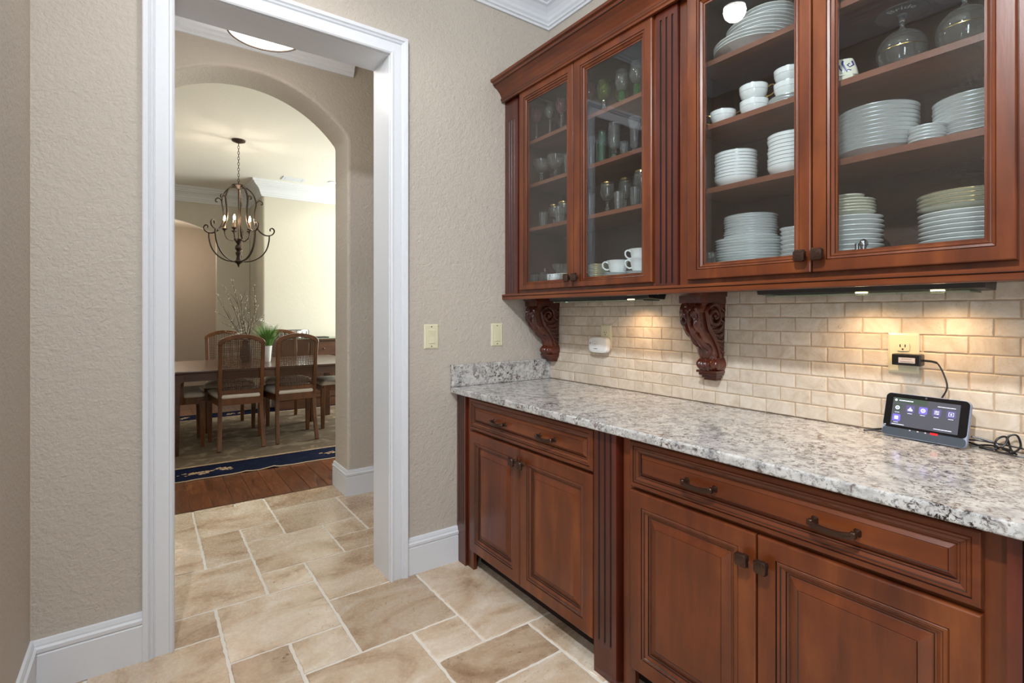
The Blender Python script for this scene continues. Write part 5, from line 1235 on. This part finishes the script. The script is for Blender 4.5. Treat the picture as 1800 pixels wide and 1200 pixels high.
for half, mt in ((0, 'leaf_green'), (1, 'leaf_dark')):
    m = MB()
    for q in range(110):
        a = rb.uniform(0, 6.28); rr_ = rb.random()**.6; L = rb.uniform(.19, .31); sp = rr_*.155
        x0, y0 = .03*rr_*math.cos(a), .03*rr_*math.sin(a)
        p = [Vector((x0, y0, .13)), Vector((x0+sp*.3*math.cos(a), y0+sp*.3*math.sin(a), .13+L*.5)), Vector((x0+sp*math.cos(a), y0+sp*math.sin(a), .13+L*(1-.12*rr_)))]
        sd = Vector((-math.sin(a), math.cos(a), 0)) if rb.random() < .5 else Vector((math.cos(a+.8), math.sin(a+.8), 0)); w = .004
        m.add([p[0]-sd*w*.7, p[0]+sd*w*.7, p[1]+sd*w, p[1]-sd*w, p[2]+Vector((0, 0, .001)), p[0]+Vector((.001, .001, 0)), p[1]+Vector((.0012, .0012, 0))], [(0, 1, 2, 3), (3, 2, 4), (0, 3, 6, 5), (1, 5, 6, 2), (3, 4, 6), (2, 6, 4), (0, 5, 1)])
    m.build('grass_blades', mt, u, world=False)['kind'] = 'stuff'
for k in range(7):
    a = rb.uniform(0, 6.28); rr_ = rb.uniform(.05, .2); p1 = Vector((rr_*math.cos(a), rr_*.6*math.sin(a), rb.uniform(.28, .46)))
    m = MB(); m.tube(cr([(0, 0, .14), tuple(p1*.5+Vector((0, 0, .10))), tuple(p1)], 6), .0012, 4); st_ = m.build('flower_stem', 'leaf_green', u, world=False)
    m = MB()
    for q in range(5): m.blob(p1+Vector((.010*math.cos(q*1.257), .010*math.sin(q*1.257), 0)), .009, .007, .006, rows=4, seg=6)
    m.build('flower', 'petal', st_, world=False)

# ------------------------------------------------------------ chandelier
CX, CY = .778, 5.95
cl = empty('chandelier', (CX, CY, 1.73), 'dark iron cage chandelier with candle bulbs over the dining table', 'chandelier')
L_ = lambda prof, name, mt='iron', seg=28: (lambda m: (m.lathe(prof, seg, (CX, CY, 0)), m.build(name, mt, cl))[1])(MB())
L_([(0, 3.015), (.02, 3.018), (.062, 3.034), (.066, 3.049), (0, 3.049)], 'canopy')
z = 3.02; k = 0
m = MB()
while z > 2.60:
    zc_ = z-.017; pts = [(CX+(.0085*math.cos(t) if k % 2 else 0), CY+(0 if k % 2 else .0085*math.cos(t)), zc_+.017*math.sin(t)) for t in [2*math.pi*j/12 for j in range(13)]]
    m2 = MB(); m2.tube(pts, .0026, 5); m2.build('chain_link', 'iron', cl); z -= .0285; k += 1
L_([(0, 2.545), (.02, 2.545), (.035, 2.560), (.062, 2.572), (.066, 2.578), (.060, 2.586), (.02, 2.590), (.008, 2.60), (0, 2.60)], 'cap')
NARM = 5; A0 = R(148)
cage = [(.030, 2.560), (.075, 2.560), (.125, 2.520), (.158, 2.455), (.164, 2.395), (.152, 2.330), (.148, 2.260), (.160, 2.195), (.195, 2.130), (.250, 2.092), (.300, 2.092), (.335, 2.115), (.345, 2.150), (.325, 2.172), (.304, 2.160), (.306, 2.140)]
scr = [(.163, 2.405), (.178, 2.435), (.203, 2.450), (.226, 2.435), (.226, 2.412), (.210, 2.410)]
bowl = [(.295, 2.095), (.292, 2.03), (.268, 1.94), (.215, 1.865), (.14, 1.815), (.06, 1.797), (.02, 1.795)]
for k in range(NARM):
    a = A0+2*math.pi*k/NARM; ca, sa = math.cos(a), math.sin(a); P3 = lambda p: (CX+p[0]*ca, CY+p[0]*sa, p[1]); sd = (-sa, ca, 0)
    m = MB(); m.bar(cr([P3(p) for p in cage], 5), sd, .015, .011); m.bar(cr([P3(p) for p in scr], 4), sd, .013, .009); m.build('cage_arm', 'iron', cl)
    m = MB(); m.bar(cr([P3(p) for p in bowl], 5), sd, .015, .011); m.build('bowl_arm', 'iron', cl)
    a += math.pi/NARM*.7; ca, sa = math.cos(a), math.sin(a); P3 = lambda p: (CX+p[0]*ca, CY+p[0]*sa, p[1])
    m = MB(); m.tube(cr([P3(p) for p in [(.02, 2.03), (.06, 2.01), (.105, 2.03), (.125, 2.08), (.126, 2.105)]], 5), .006, 6)
    m.lathe([(0, 2.098), (.010, 2.100), (.012, 2.112), (.026, 2.122), (.028, 2.128), (.010, 2.130), (0, 2.130)], 14, P3((.126, 0))[:2]+(0,)); ca_ = m.build('candle_arm', 'iron', cl)
    m = MB(); m.lathe([(0, 2.129), (.0095, 2.129), (.0095, 2.205), (0, 2.205)], 12, P3((.126, 0))[:2]+(0,)); m.build('candle', 'candle_sleeve', ca_)
    m = MB(); m.lathe([(0, 2.205), (.006, 2.207), (.011, 2.222), (.010, 2.236), (.004, 2.256), (0, 2.262)], 12, P3((.126, 0))[:2]+(0,)); m.build('bulb', 'bulb_glow', ca_)
    lamp('chandelier_bulb', 'POINT', (CX+.126*ca, CY+.126*sa, 2.235), 11, (1, .86, .70), .012)
L_([(0, 2.02), (.006, 2.02), (.006, 2.55), (0, 2.55)], 'rod', 'iron', 10)
L_([(0, 1.735), (.006, 1.745), (.012, 1.765), (.022, 1.778), (.048, 1.792), (.050, 1.800), (.024, 1.812), (.018, 1.85), (.030, 1.885), (.016, 1.905), (.034, 1.93), (.030, 1.955), (.014, 1.975), (.040, 2.015), (.044, 2.028), (0, 2.030)], 'column')
